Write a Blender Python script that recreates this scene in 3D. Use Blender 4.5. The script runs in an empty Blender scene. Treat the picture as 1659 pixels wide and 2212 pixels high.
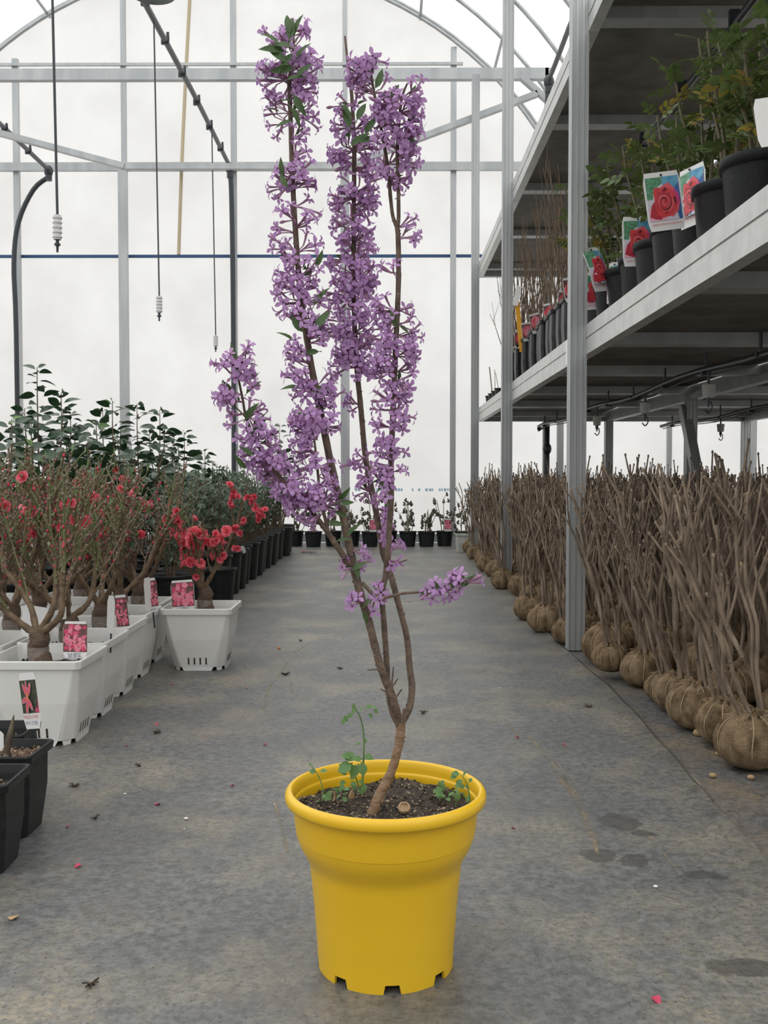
import bpy, bmesh, math, random
from mathutils import Vector, Matrix, Euler, Quaternion
V = Vector
scene = bpy.context.scene
COL = scene.collection
PI = math.pi

# ---------------------------------------------------------------- camera
W, H, F = 1659.0, 2212.0, 2150.0
HZ, VX = 1030.0, 841.0                       # horizon row, vanishing column of the aisle
CAMZ = 0.73
cam_d = bpy.data.cameras.new('camera')
cam = bpy.data.objects.new('camera', cam_d); COL.objects.link(cam)
cam_d.sensor_fit = 'VERTICAL'; cam_d.sensor_height = 36.0; cam_d.sensor_width = 27.0
cam_d.lens = F / H * 36.0
cam_d.clip_start = 0.02; cam_d.clip_end = 300
cam.location = (0, 0, CAMZ)
PITCH = math.atan((H/2 - HZ) / F); YAW = math.atan((VX - W/2) / F)
cam.rotation_euler = (PI/2 - PITCH, 0, YAW)
cam_d.dof.use_dof = True; cam_d.dof.focus_distance = 1.45; cam_d.dof.aperture_fstop = 42.0
scene.camera = cam

# ---------------------------------------------------------------- light: overcast sky through the film
world = bpy.data.worlds.new('overcast'); scene.world = world; world.use_nodes = True
wn = world.node_tree; wn.nodes.clear()
wo = wn.nodes.new('ShaderNodeOutputWorld'); wb = wn.nodes.new('ShaderNodeBackground')
tc = wn.nodes.new('ShaderNodeTexCoord'); sx = wn.nodes.new('ShaderNodeSeparateXYZ')
rmp = wn.nodes.new('ShaderNodeValToRGB')     # overcast sky: zenith brighter than horizon
rmp.color_ramp.elements[0].position = 0.0; rmp.color_ramp.elements[0].color = (0.62, 0.64, 0.66, 1)
rmp.color_ramp.elements[1].position = 1.0; rmp.color_ramp.elements[1].color = (1.0, 1.0, 1.0, 1)
wn.links.new(tc.outputs['Generated'], sx.inputs[0]); wn.links.new(sx.outputs['Z'], rmp.inputs[0])
wn.links.new(rmp.outputs[0], wb.inputs['Color']); wb.inputs['Strength'].default_value = 1.0
wn.links.new(wb.outputs[0], wo.inputs[0])
vs = scene.view_settings
vs.view_transform = 'Standard'; vs.look = 'None'; vs.gamma = 1.0; vs.use_curve_mapping = False
vs.exposure = 1.15

RX = Euler(cam.rotation_euler).to_matrix()
def ray(x, y):
    return RX @ V(((x - W/2)/F, (H/2 - y)/F, -1.0))
def P(x, y, Y):
    d = ray(x, y); t = Y / d.y
    return V((d.x*t, Y, CAMZ + d.z*t))
def G(x, y, z=0.0):
    d = ray(x, y); t = (z - CAMZ) / d.z
    return V((d.x*t, d.y*t, z))

# ---------------------------------------------------------------- materials
MATS = {}
def mat(name, c, rough=0.6, metal=0.0, c2=None, scale=20.0, bump=0.0, bscale=None, spec=0.5, detail=4.0, lo=0.35, hi=0.65, stretch=None, sss=0.0, trans=0.0):
    if name in MATS: return MATS[name]
    m = bpy.data.materials.new(name); m.use_nodes = True
    nt = m.node_tree; b = nt.nodes['Principled BSDF']; L = nt.links.new
    b.inputs['Base Color'].default_value = (*c, 1); b.inputs['Roughness'].default_value = rough
    b.inputs['Metallic'].default_value = metal
    b.inputs['Specular IOR Level'].default_value = spec
    if c2 is not None or bump:
        t = nt.nodes.new('ShaderNodeTexCoord'); src = t.outputs['Object']
        if stretch:
            mp = nt.nodes.new('ShaderNodeMapping'); mp.inputs['Scale'].default_value = stretch
            L(src, mp.inputs['Vector']); src = mp.outputs[0]
    if c2 is not None:
        n = nt.nodes.new('ShaderNodeTexNoise'); n.inputs['Scale'].default_value = scale; n.inputs['Detail'].default_value = detail
        L(src, n.inputs['Vector'])
        r = nt.nodes.new('ShaderNodeValToRGB'); r.color_ramp.elements[0].position = lo; r.color_ramp.elements[1].position = hi
        r.color_ramp.elements[0].color = (*c, 1); r.color_ramp.elements[1].color = (*c2, 1)
        L(n.outputs[0], r.inputs[0]); L(r.outputs[0], b.inputs['Base Color'])
    if bump:
        n2 = nt.nodes.new('ShaderNodeTexNoise'); n2.inputs['Scale'].default_value = bscale or scale; n2.inputs['Detail'].default_value = 3
        L(src, n2.inputs['Vector'])
        bp = nt.nodes.new('ShaderNodeBump'); bp.inputs['Strength'].default_value = bump; bp.inputs['Distance'].default_value = 0.01
        L(n2.outputs[0], bp.inputs['Height']); L(bp.outputs[0], b.inputs['Normal'])
    if trans:                                   # thin leaf or petal: some light comes through
        tr = nt.nodes.new('ShaderNodeBsdfTranslucent'); mx = nt.nodes.new('ShaderNodeMixShader'); mx.inputs[0].default_value = trans
        if c2 is not None: L(r.outputs[0], tr.inputs['Color'])
        else: tr.inputs['Color'].default_value = (*c, 1)
        o = nt.nodes['Material Output']
        L(b.outputs[0], mx.inputs[1]); L(tr.outputs[0], mx.inputs[2]); L(mx.outputs[0], o.inputs['Surface'])
    MATS[name] = m; return m

def film(name, tr, col, c2, scale):
    m = bpy.data.materials.new(name); m.use_nodes = True
    nt = m.node_tree; nt.nodes.clear(); L = nt.links.new
    o = nt.nodes.new('ShaderNodeOutputMaterial'); a = nt.nodes.new('ShaderNodeBsdfTransparent'); b = nt.nodes.new('ShaderNodeBsdfTranslucent')
    d = nt.nodes.new('ShaderNodeBsdfDiffuse'); m1 = nt.nodes.new('ShaderNodeMixShader'); m2 = nt.nodes.new('ShaderNodeMixShader')
    t = nt.nodes.new('ShaderNodeTexCoord'); n = nt.nodes.new('ShaderNodeTexNoise'); n.inputs['Scale'].default_value = scale; n.inputs['Detail'].default_value = 6
    r = nt.nodes.new('ShaderNodeValToRGB'); r.color_ramp.elements[0].position = .3; r.color_ramp.elements[1].position = .7
    r.color_ramp.elements[0].color = (*col, 1); r.color_ramp.elements[1].color = (*c2, 1)
    L(t.outputs['Object'], n.inputs['Vector']); L(n.outputs[0], r.inputs[0]); L(r.outputs[0], b.inputs['Color'])
    d.inputs['Color'].default_value = (.8, .8, .79, 1); a.inputs['Color'].default_value = (.98, .98, .98, 1)
    m1.inputs[0].default_value = .12; L(b.outputs[0], m1.inputs[1]); L(d.outputs[0], m1.inputs[2])
    m2.inputs[0].default_value = tr; L(m1.outputs[0], m2.inputs[1]); L(a.outputs[0], m2.inputs[2]); L(m2.outputs[0], o.inputs['Surface'])
    return m
WALLFILM = film('wall_film', .04, (.60, .588, .568), (.70, .69, .67), 1.6)
ROOFFILM = film('roof_film', .70, (.66, .67, .68), (.78, .78, .78), 1.2)

ALU = mat('galvanised_steel', (.36, .375, .375), .42, .5, (.46, .47, .465), 9, .06, 60, stretch=(1, 1, .15))
ALUL = mat('brushed_aluminium', (.52, .53, .51), .4, .5, (.62, .62, .595), 14, .05, 90)
STEELD = mat('grey_steel_pipe', (.30, .33, .34), .45, .5, (.40, .42, .43), 6)
BLACKG = mat('grey_black_pipe', (.10, .105, .11), .45)
BLACKPIPE = mat('black_pipe', (.028, .033, .038), .4)
PLY = mat('ply_board', (.12, .105, .085), .7, 0, (.20, .18, .15), 6, .1, 30)
YELLOW = mat('yellow_plastic', (.78, .47, .012), .33, 0, (.80, .50, .02), 5, .015, 120)
SOIL = mat('potting_soil', (.018, .013, .009), .9, 0, (.07, .05, .032), 160, .6, 220)
GRIT = mat('soil_grit', (.38, .31, .21), .9, 0, (.09, .065, .04), 60)
BARK = mat('daphne_bark', (.085, .057, .042), .75, 0, (.165, .115, .08), 60, .35, 160)
BARKT = mat('daphne_trunk_bark', (.20, .118, .066), .75, 0, (.30, .20, .125), 45, .3, 120, stretch=(1, 1, 3))
LILAC = mat('lilac_petal', (.48, .265, .525), .6, 0, (.59, .365, .63), 45, spec=.2, trans=.35)
LILACTUBE = mat('lilac_tube', (.42, .22, .36), .65, 0, (.44, .27, .36), 60, spec=.2, trans=.15)
LEAFG = mat('daphne_leaf', (.055, .105, .034), .5, 0, (.09, .16, .05), 30, trans=.25)
WEEDG = mat('weed_leaf', (.11, .22, .075), .5, 0, (.18, .32, .10), 40, trans=.3)
SHELLM = mat('nut_shell', (.42, .30, .18), .8, 0, (.30, .2, .11), 80, .3, 120)
WHITEP = mat('white_plastic', (.74, .735, .70), .38, 0, (.79, .785, .755), 7, .01, 40)
BLACKP = mat('black_plastic', (.011, .012, .013), .42, 0, (.02, .021, .021), 35, .04, 90, spec=.3)
BLACKPD = mat('dusty_black_plastic', (.014, .015, .016), .5, 0, (.06, .056, .048), 110, .04, 90, lo=.6, hi=.85, spec=.2)
PEACHB = mat('peach_bark', (.105, .068, .038), .75, 0, (.20, .135, .08), 40, .4, 90)
PEACHT = mat('peach_trunk', (.085, .055, .038), .8, 0, (.16, .11, .075), 60, .5, 90, stretch=(1, 1, 6))
TWIGG = mat('green_twig', (.115, .14, .045), .6, 0, (.16, .145, .07), 30)
TWIGB = mat('brown_twig', (.11, .075, .045), .7, 0, (.19, .13, .08), 30)
BLOSS = mat('peach_blossom', (.80, .125, .175), .55, 0, (.90, .27, .31), 60, spec=.2, trans=.25)
BLOSSC = mat('blossom_heart', (.55, .03, .07), .6)
BUDR = mat('red_bud', (.55, .04, .08), .5)
BUDW = mat('pale_bud', (.24, .215, .15), .7, 0, (.13, .10, .06), 200)
CAML = mat('camellia_leaf', (.022, .055, .024), .32, 0, (.045, .095, .04), 25, spec=.6, trans=.1)
CAML2 = mat('young_leaf', (.10, .19, .05), .4, 0, (.15, .25, .08), 25, trans=.2)
CAMR = mat('camellia_bloom', (.46, .012, .025), .5, 0, (.55, .03, .05), 40)
OLIVE = mat('grey_green_leaf', (.10, .145, .095), .55, 0, (.19, .235, .17), 18, trans=.15)
FIRG = mat('dark_green_leaf', (.03, .062, .03), .55, 0, (.06, .10, .05), 20, trans=.1)
ROSEL = mat('rose_leaf', (.085, .13, .036), .42, 0, (.15, .205, .06), 22, trans=.22)
ROSELY = mat('yellowing_leaf', (.27, .25, .04), .5, 0, (.30, .17, .05), 35, trans=.25)
ROSEC = mat('rose_cane', (.085, .085, .035), .6, 0, (.14, .11, .055), 40)
BURL = None
TWINE = mat('twine', (.36, .26, .15), .9, 0, (.50, .37, .23), 120, .4, 300)
STEMM = mat('shrub_stem', (.12, .088, .062), .85, 0, (.33, .252, .18), 30, .5, 70, stretch=(1, 1, .35))
STEMD = STEMM
BUDY = mat('yellow_bud', (.50, .36, .14), .7)
BUDGRN = mat('green_bud', (.10, .17, .05), .6)
DRY = mat('dried_stem', (.17, .14, .10), .8, 0, (.25, .21, .15), 40)
DRYH = mat('dried_head', (.075, .065, .045), .9, 0, (.13, .115, .075), 60)
CARD = mat('card_white', (.80, .79, .77), .5)
CARDB = mat('card_back', (.68, .66, .66), .55)
INKR = mat('ink_red', (.55, .03, .045), .6); INKB = mat('ink_blue', (.05, .06, .20), .6); INKT = mat('ink_teal', (.25, .42, .45), .6)
PGRN = mat('print_green', (.05, .20, .09), .45, 0, (.16, .36, .22), 90); PBLU = mat('print_blue', (.06, .28, .50), .45, 0, (.16, .42, .56), 60)
PNAV = mat('print_navy', (.05, .13, .35), .45); PPNK = mat('print_pink', (.80, .48, .55), .45, 0, (.72, .38, .48), 60); PLIL = mat('print_lilac', (.62, .58, .66), .45)
PRED = mat('print_red', (.66, .055, .065), .45); PRED2 = mat('print_light_red', (.74, .12, .14), .45); PRED3 = mat('print_rose_red', (.46, .03, .05), .45)
PDRK = mat('print_dark_red', (.12, .012, .02), .45); PMAG = mat('print_magenta', (.60, .05, .22), .45)
PBRN = mat('print_brown', (.20, .09, .085), .45, 0, (.13, .06, .055), 60); PBL1 = mat('print_blossom', (.78, .17, .26), .45, 0, (.84, .34, .40), 200); PBL2 = mat('print_blossom_dark', (.62, .07, .15), .45)
PBL3 = mat('print_blossom_mid', (.70, .11, .20), .45, 0, (.78, .22, .30), 150)
PDKG = mat('print_dark_green', (.03, .04, .028), .45, 0, (.08, .075, .045), 70); PWHT = mat('print_white', (.78, .6, .66), .45); PYEL = mat('print_yellow', (.62, .28, .08), .45)
BLUEST = mat('blue_strip', (.018, .07, .17), .5); PRINTB = mat('film_print', (.42, .62, .74), .6); TAPE = mat('tan_tape', (.52, .43, .28), .7)
CONC = mat('outside_ground', (.42, .40, .37), .9, 0, (.50, .48, .45), 2)
SPRK = mat('sprinkler_plastic', (.45, .45, .42), .5); WHITEW = mat('white_weight', (.62, .61, .59), .5)
YTAG = mat('yellow_stake', (.72, .36, .02), .4); PETAL = mat('fallen_petal', (.62, .06, .13), .6, trans=.2); DEBR = mat('dry_debris', (.06, .045, .03), .9)
TANL = mat('tan_leaf', (.42, .29, .15), .8, 0, (.30, .2, .1), 60); WBIT = mat('white_bit', (.8, .78, .72), .7); GRAF = mat('graft_tape', (.17, .135, .11), .6, 0, (.26, .22, .19), 60, .3, 150, stretch=(1, 1, 5))

def burlap():
    m = bpy.data.materials.new('burlap'); m.use_nodes = True; nt = m.node_tree; b = nt.nodes['Principled BSDF']; L = nt.links.new
    b.inputs['Roughness'].default_value = .95; b.inputs['Specular IOR Level'].default_value = .1
    t = nt.nodes.new('ShaderNodeTexCoord'); n = nt.nodes.new('ShaderNodeTexNoise'); n.inputs['Scale'].default_value = 26; n.inputs['Detail'].default_value = 8
    L(t.outputs['Object'], n.inputs['Vector'])
    r = nt.nodes.new('ShaderNodeValToRGB'); r.color_ramp.elements[0].position = .33; r.color_ramp.elements[1].position = .68
    r.color_ramp.elements[0].color = (.16, .108, .06, 1); r.color_ramp.elements[1].color = (.45, .325, .20, 1)
    L(n.outputs[0], r.inputs[0])
    w = nt.nodes.new('ShaderNodeTexWave'); w.wave_type = 'BANDS'; w.bands_direction = 'Z'; w.inputs['Scale'].default_value = 190; w.inputs['Distortion'].default_value = 14; w.inputs['Detail'].default_value = 2
    L(t.outputs['Object'], w.inputs['Vector'])
    w2 = nt.nodes.new('ShaderNodeTexVoronoi'); w2.inputs['Scale'].default_value = 210
    L(t.outputs['Object'], w2.inputs['Vector'])
    L(r.outputs[0], b.inputs['Base Color'])
    ad = nt.nodes.new('ShaderNodeMath'); ad.operation = 'ADD'; L(w.outputs[1], ad.inputs[0]); L(w2.outputs[0], ad.inputs[1])
    bp = nt.nodes.new('ShaderNodeBump'); bp.inputs['Strength'].default_value = .8; bp.inputs['Distance'].default_value = .0035
    L(ad.outputs[0], bp.inputs['Height']); L(bp.outputs[0], b.inputs['Normal'])
    return m
BURL = burlap()

# ---------------------------------------------------------------- mesh tools
def catmull(pts, n=4):
    pts = [V(p) for p in pts]
    if len(pts) < 3: return pts
    out = []
    for i in range(len(pts)-1):
        p0 = pts[max(i-1, 0)]; p1 = pts[i]; p2 = pts[i+1]; p3 = pts[min(i+2, len(pts)-1)]
        for k in range(n):
            t = k/n
            out.append(.5*((2*p1) + (p2-p0)*t + (2*p0-5*p1+4*p2-p3)*t*t + (3*p1-p0-3*p2+p3)*t**3))
    out.append(pts[-1]); return out
def lerpn(vals, n):
    m = len(vals)-1; out = []
    for i in range(n):
        t = i/max(n-1, 1)*m; k = min(int(t), m-1) if m else 0
        out.append(vals[k] + (vals[min(k+1, m)]-vals[k])*(t-k))
    return out
class MB:
    def __init__(s): s.v = []; s.f = []; s.m = []; s.sm = []; s.mats = []
    def mi(s, m):
        if m not in s.mats: s.mats.append(m)
        return s.mats.index(m)
    def add(s, vs_, fs, m, smooth=False, M=None):
        o = len(s.v); k = s.mi(m)
        s.v += [tuple(M @ V(p)) for p in vs_] if M is not None else [tuple(p) for p in vs_]
        for f in fs: s.f.append([i+o for i in f]); s.m.append(k); s.sm.append(smooth)
    def box(s, a, b, m, M=None):
        x0, y0, z0 = a; x1, y1, z1 = b
        s.add([(x0,y0,z0),(x1,y0,z0),(x1,y1,z0),(x0,y1,z0),(x0,y0,z1),(x1,y0,z1),(x1,y1,z1),(x0,y1,z1)],
              [(3,2,1,0),(4,5,6,7),(0,1,5,4),(1,2,6,5),(2,3,7,6),(3,0,4,7)], m, False, M)
    def bar(s, a, b, w, h, m, up=(0,0,1)):
        a = V(a); b = V(b); d = (b-a).normalized(); u = V(up)
        if abs(d.dot(u)) > .99: u = V((0,1,0))
        sd = d.cross(u).normalized(); up2 = sd.cross(d).normalized()
        vs_ = [p + sd*sx_*w/2 + up2*sz*h/2 for p in (a, b) for sx_, sz in ((-1,-1),(1,-1),(1,1),(-1,1))]
        s.add(vs_, [(3,2,1,0),(4,5,6,7),(0,1,5,4),(1,2,6,5),(2,3,7,6),(3,0,4,7)], m)
    def tube(s, pts, r, m, n=6, cap=True, smooth=True, jit=0, rnd=None):
        pts = [V(p) for p in pts]; k = len(pts)
        if not hasattr(r, '__len__'): r = [r]*k
        elif len(r) != k: r = lerpn(list(r), k)
        vs_ = []; t0 = (pts[1]-pts[0]).normalized(); nrm = t0.orthogonal().normalized()
        for i in range(k):
            t = (pts[min(i+1,k-1)]-pts[max(i-1,0)]).normalized()
            nrm = (nrm - t*nrm.dot(t)).normalized(); bn = t.cross(nrm)
            for j in range(n):
                a = 2*PI*j/n; rr = r[i]*(1+(rnd.uniform(-jit, jit) if jit else 0))
                vs_.append(pts[i] + (nrm*math.cos(a)+bn*math.sin(a))*rr)
        fs = [(i*n+j, i*n+(j+1)%n, (i+1)*n+(j+1)%n, (i+1)*n+j) for i in range(k-1) for j in range(n)]
        s.add(vs_, fs, m, smooth)
        if cap: s.add([vs_[j] for j in range(n)], [tuple(range(n))[::-1]], m); s.add([vs_[(k-1)*n+j] for j in range(n)], [tuple(range(n))], m)
    def lathe(s, prof, m, n=32, smooth=True, M=None):
        vs_ = []; fs = []
        for r, z in prof:
            for j in range(n):
                a = 2*PI*j/n; vs_.append((r*math.cos(a), r*math.sin(a), z))
        for i in range(len(prof)-1):
            for j in range(n): fs.append((i*n+j, i*n+(j+1)%n, (i+1)*n+(j+1)%n, (i+1)*n+j))
        s.add(vs_, fs, m, smooth, M)
    def ball(s, c, r, m, n=6, k=4, sc=(1,1,1)):
        c = V(c); prof = []
        vs_ = [c+V((0,0,-r*sc[2]))]
        for i in range(1, k):
            a = -PI/2+PI*i/k
            for j in range(n): b = 2*PI*j/n; vs_.append(c+V((r*sc[0]*math.cos(a)*math.cos(b), r*sc[1]*math.cos(a)*math.sin(b), r*sc[2]*math.sin(a))))
        vs_.append(c+V((0,0,r*sc[2])))
        fs = [(0, 1+(j+1)%n, 1+j) for j in range(n)]
        for i in range(k-2):
            for j in range(n): fs.append((1+i*n+j, 1+i*n+(j+1)%n, 1+(i+1)*n+(j+1)%n, 1+(i+1)*n+j))
        l = len(vs_)-1; o = 1+(k-2)*n
        fs += [(o+j, o+(j+1)%n, l) for j in range(n)]
        s.add(vs_, fs, m, True)
    def merge(s, o, M=None):
        for f, mi_, sm in zip(o.f, o.m, o.sm): s.f.append([i+len(s.v) for i in f]); s.m.append(s.mi(o.mats[mi_])); s.sm.append(sm)
        s.v += [tuple(M @ V(p)) for p in o.v] if M is not None else list(o.v)
    def mesh(s, name):
        me = bpy.data.meshes.new(name); me.from_pydata(s.v, [], s.f)
        for m in s.mats: me.materials.append(m)
        me.polygons.foreach_set('material_index', s.m); me.polygons.foreach_set('use_smooth', s.sm)
        me.update(); return me
    def build(s, name, parent=None, loc=None): return inst(name, s.mesh(name), parent, loc)
def inst(name, me, parent=None, M=None):
    o = bpy.data.objects.new(name, me); COL.objects.link(o)
    if parent is not None: o.parent = parent
    if M is not None:
        if isinstance(M, Matrix): o.matrix_basis = M
        else: o.location = M
    return o
def tag(o, label, cat, group=None, kind=None):
    o['label'] = label; o['category'] = cat
    if group: o['group'] = group
    if kind: o['kind'] = kind
    return o
def thing(name, label, cat, loc=(0,0,0), group=None, rz=0):
    o = bpy.data.objects.new(name, None); COL.objects.link(o); o.location = loc; o.rotation_euler = (0,0,rz); o.empty_display_size = .05
    return tag(o, label, cat, group)
ORD = ('first', 'second', 'third', 'fourth', 'fifth', 'sixth', 'seventh', 'eighth', 'ninth', 'tenth', 'eleventh', 'twelfth', 'thirteenth', 'fourteenth', 'fifteenth', 'sixteenth', 'seventeenth', 'eighteenth')
def frame(loc, d, roll=0, s=1.0, nrm=None):
    """matrix whose local Z points along d; local X as near to nrm as possible"""
    d = V(d).normalized(); n = V(nrm) if nrm is not None else d.orthogonal()
    n = n - d*n.dot(d)
    if n.length < 1e-4: n = d.orthogonal()
    n.normalize(); y = d.cross(n)
    m = Matrix((n, y, d)).transposed().to_4x4() @ Matrix.Rotation(roll, 4, 'Z')
    return Matrix.Translation(V(loc)) @ m @ Matrix.Scale(s, 4)
def rdir(R, zlo=-1, zhi=1):
    a = R.uniform(0, 2*PI); z = R.uniform(zlo, zhi); q = math.sqrt(max(0, 1-z*z)); return V((q*math.cos(a), q*math.sin(a), z))
def leafshape(L, Wd, m, fold=.25, droop=.2, n=4, pet=.12, M=None, mb=None):
    """leaf along +Z, width along Y, surface normal about +X"""
    mb = mb or MB(); vs_ = []; fs = []
    for i in range(n+1):
        t = i/n; w = Wd/2*math.sin(PI*min(1, t**.8))**.9 if 0 < i < n else 0
        z = L*(pet+(1-pet)*t); x = -droop*L*t*t
        vs_ += [(x, 0, z), (x+fold*w, -w, z), (x+fold*w, w, z)]
    for i in range(n):
        a = 3*i; b = a+3
        if i == 0: fs += [(a, b+1, b), (a, b, b+2)]
        elif i == n-1: fs += [(a, a+1, b), (a, b, a+2)]
        else: fs += [(a, a+1, b+1, b), (a, b, b+2, a+2)]
    mb.add(vs_, fs, m, True, M)
    if pet: mb.add([(0,-.0007,0),(0,.0007,0),(0,.0007,L*pet),(0,-.0007,L*pet)], [(0,1,2,3)], m, False, M)
    return mb

# ================================================================ SETTING
YW = 11.0
def structure(o): o['kind'] = 'structure'; return o
# ground outside and under the sheets
g = MB(); g.add([(-30,-30,-.03),(30,-30,-.03),(30,40,-.03),(-30,40,-.03)], [(0,1,2,3)], CONC)
structure(g.build('ground'))

def floor_mat(name, dark, tan, amt):
    m = bpy.data.materials.new(name); m.use_nodes = True; nt = m.node_tree; b = nt.nodes['Principled BSDF']; L = nt.links.new
    t = nt.nodes.new('ShaderNodeTexCoord'); O = t.outputs['Object']
    def noise(sc, det, stretch=None, rough=.55):
        n = nt.nodes.new('ShaderNodeTexNoise'); n.inputs['Scale'].default_value = sc; n.inputs['Detail'].default_value = det; n.inputs['Roughness'].default_value = rough
        if stretch:
            mp = nt.nodes.new('ShaderNodeMapping'); mp.inputs['Scale'].default_value = stretch; L(O, mp.inputs['Vector']); L(mp.outputs[0], n.inputs['Vector'])
        else: L(O, n.inputs['Vector'])
        return n.outputs[0]
    def ramp(s, lo, hi, c0=(0,0,0,1), c1=(1,1,1,1)):
        r = nt.nodes.new('ShaderNodeValToRGB'); r.color_ramp.elements[0].position = lo; r.color_ramp.elements[1].position = hi
        r.color_ramp.elements[0].color = c0; r.color_ramp.elements[1].color = c1; L(s, r.inputs[0]); return r.outputs[0]
    def math_(op, a, b_):
        n = nt.nodes.new('ShaderNodeMath'); n.operation = op
        for i, q in enumerate((a, b_)):
            if isinstance(q, (int, float)): n.inputs[i].default_value = q
            else: L(q, n.inputs[i])
        return n.outputs[0]
    def mix(f, a, b_, bt='MIX'):
        n = nt.nodes.new('ShaderNodeMix'); n.data_type = 'RGBA'; n.blend_type = bt
        if isinstance(f, (int, float)): n.inputs[0].default_value = f
        else: L(f, n.inputs[0])
        for i, q in ((6, a), (7, b_)):
            if isinstance(q, tuple): n.inputs[i].default_value = q
            else: L(q, n.inputs[i])
        return n.outputs[2]
    base = ramp(noise(46, 9, None, .8), .42, .58, (*[c*.58 for c in dark], 1), (*[c*1.38 for c in dark], 1))
    big = ramp(noise(3.2, 7, (1, .85, 1), .68), .46, .64)
    fine = ramp(noise(75, 9, (1, 1.25, 1), .8), .44, .60)
    msk = math_('MULTIPLY', math_('MULTIPLY', math_('ADD', math_('MULTIPLY', big, .9), .08), math_('ADD', math_('MULTIPLY', fine, .75), .25)), amt)
    col = mix(msk, base, (*tan, 1))
    br = math_('MULTIPLY', ramp(noise(3.1, 4, (1, 1.6, 1)), .58, .72), .55)
    br = math_('MULTIPLY', br, ramp(noise(20, 4), .35, .6))
    col = mix(br, col, (.17, .125, .085, 1))
    spk = ramp(noise(120, 3), .69, .74); col = mix(math_('MULTIPLY', spk, .7), col, (.34, .31, .25, 1))
    spd = ramp(noise(95, 5, None, .6), .57, .64); col = mix(math_('MULTIPLY', spd, .6), col, (.04, .038, .034, 1))
    pat = math_('MULTIPLY', ramp(noise(1.3, 6, None, .6), .40, .64), .45); col = mix(pat, col, (.062, .068, .072, 1), 'MIX')
    return m, nt, b, L, O, col, mix, ramp, math_, noise
def floor_finish(q, stains=()):
    m, nt, b, L, O, col, mix, ramp, math_, noise = q
    rough = None
    wob = nt.nodes.new('ShaderNodeTexNoise'); wob.inputs['Scale'].default_value = 16; wob.inputs['Detail'].default_value = 3; L(O, wob.inputs['Vector'])
    acc = None
    for (p, rx, ry) in stains:                  # spilled water that has soaked in
        mp = nt.nodes.new('ShaderNodeMapping'); mp.vector_type = 'POINT'
        mp.inputs['Location'].default_value = (-p.x/rx, -p.y/ry, 0); mp.inputs['Scale'].default_value = (1/rx, 1/ry, 0); L(O, mp.inputs['Vector'])
        ln = nt.nodes.new('ShaderNodeVectorMath'); ln.operation = 'LENGTH'; L(mp.outputs[0], ln.inputs[0])
        v = math_('ADD', ln.outputs['Value'], math_('MULTIPLY', math_('SUBTRACT', wob.outputs[0], .5), 1.9))
        f = ramp(v, .86, 1.0, (1,1,1,1), (0,0,0,1)); acc = f if acc is None else math_('MAXIMUM', acc, f)
    if acc is not None: col = mix(math_('MULTIPLY', acc, .62), col, (.036, .034, .032, 1))
    L(col, b.inputs['Base Color']); b.inputs['Roughness'].default_value = .45; b.inputs['Specular IOR Level'].default_value = .5
    n = nt.nodes.new('ShaderNodeTexNoise'); n.inputs['Scale'].default_value = 300; L(O, n.inputs['Vector'])
    n2 = nt.nodes.new('ShaderNodeTexNoise'); n2.inputs['Scale'].default_value = 5; L(O, n2.inputs['Vector'])
    ad = math_('ADD', math_('MULTIPLY', n.outputs[0], .12), n2.outputs[0])
    bp = nt.nodes.new('ShaderNodeBump'); bp.inputs['Strength'].default_value = .35; bp.inputs['Distance'].default_value = .012; L(ad, bp.inputs['Height']); L(bp.outputs[0], b.inputs['Normal'])
    return m
MATF = floor_finish(floor_mat('weed_mat', (.118, .122, .121), (.335, .285, .195), 1.05),
    [(G(1350,1776), .055, .05), (G(1392,1800), .03, .022), (G(1294,1848), .034, .034), (G(1372,1860), .032, .034), (G(1524,1890), .036, .026), (G(1600,1575), .05, .03), (G(1610,2090), .06, .03)])
MATF2 = floor_finish(floor_mat('weed_mat_lower', (.118, .122, .121), (.29, .21, .12), 1.1), [(G(1560,1612), .06, .05), (G(1610,1660), .04, .04)])
f = MB(); f.add([(-6,-8,-.004),(6,-8,-.004),(6,YW,-.004),(-6,YW,-.004)], [(0,1,2,3)], MATF2); structure(f.build('floor'))
# aisle sheet laid on top: its right edge is the visible overlap seam
seam = [G(1700,1905), G(1659,1862), G(1600,1795), G(1550,1741), G(1490,1675), G(1400,1572), G(1330,1497), G(1251,1428), G(1190,1372), G(1135,1300), G(1060,1240), G(1010,1196), G(985,1172)]
sp = [V((seam[0].x-.02, -8, 0)), V((seam[0].x, .9, 0))] + catmull(seam, 4)
fs_ = MB(); R = random.Random(5)
for i in range(len(sp)-1):
    a, b = sp[i], sp[i+1]
    za = .004+.003*math.sin(i*1.7); zb = .004+.003*math.sin((i+1)*1.7)
    fs_.add([(-6, a.y, 0), (a.x-.06, a.y, 0), (a.x-.012, a.y, za+.003), (a.x, a.y, za), (a.x, a.y, -.004),
             (-6, b.y, 0), (b.x-.06, b.y, 0), (b.x-.012, b.y, zb+.003), (b.x, b.y, zb), (b.x, b.y, -.004)],
            [(0,1,6,5),(1,2,7,6),(2,3,8,7),(3,4,9,8)], MATF, True)
AISLE = structure(fs_.build('floor'))
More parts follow.
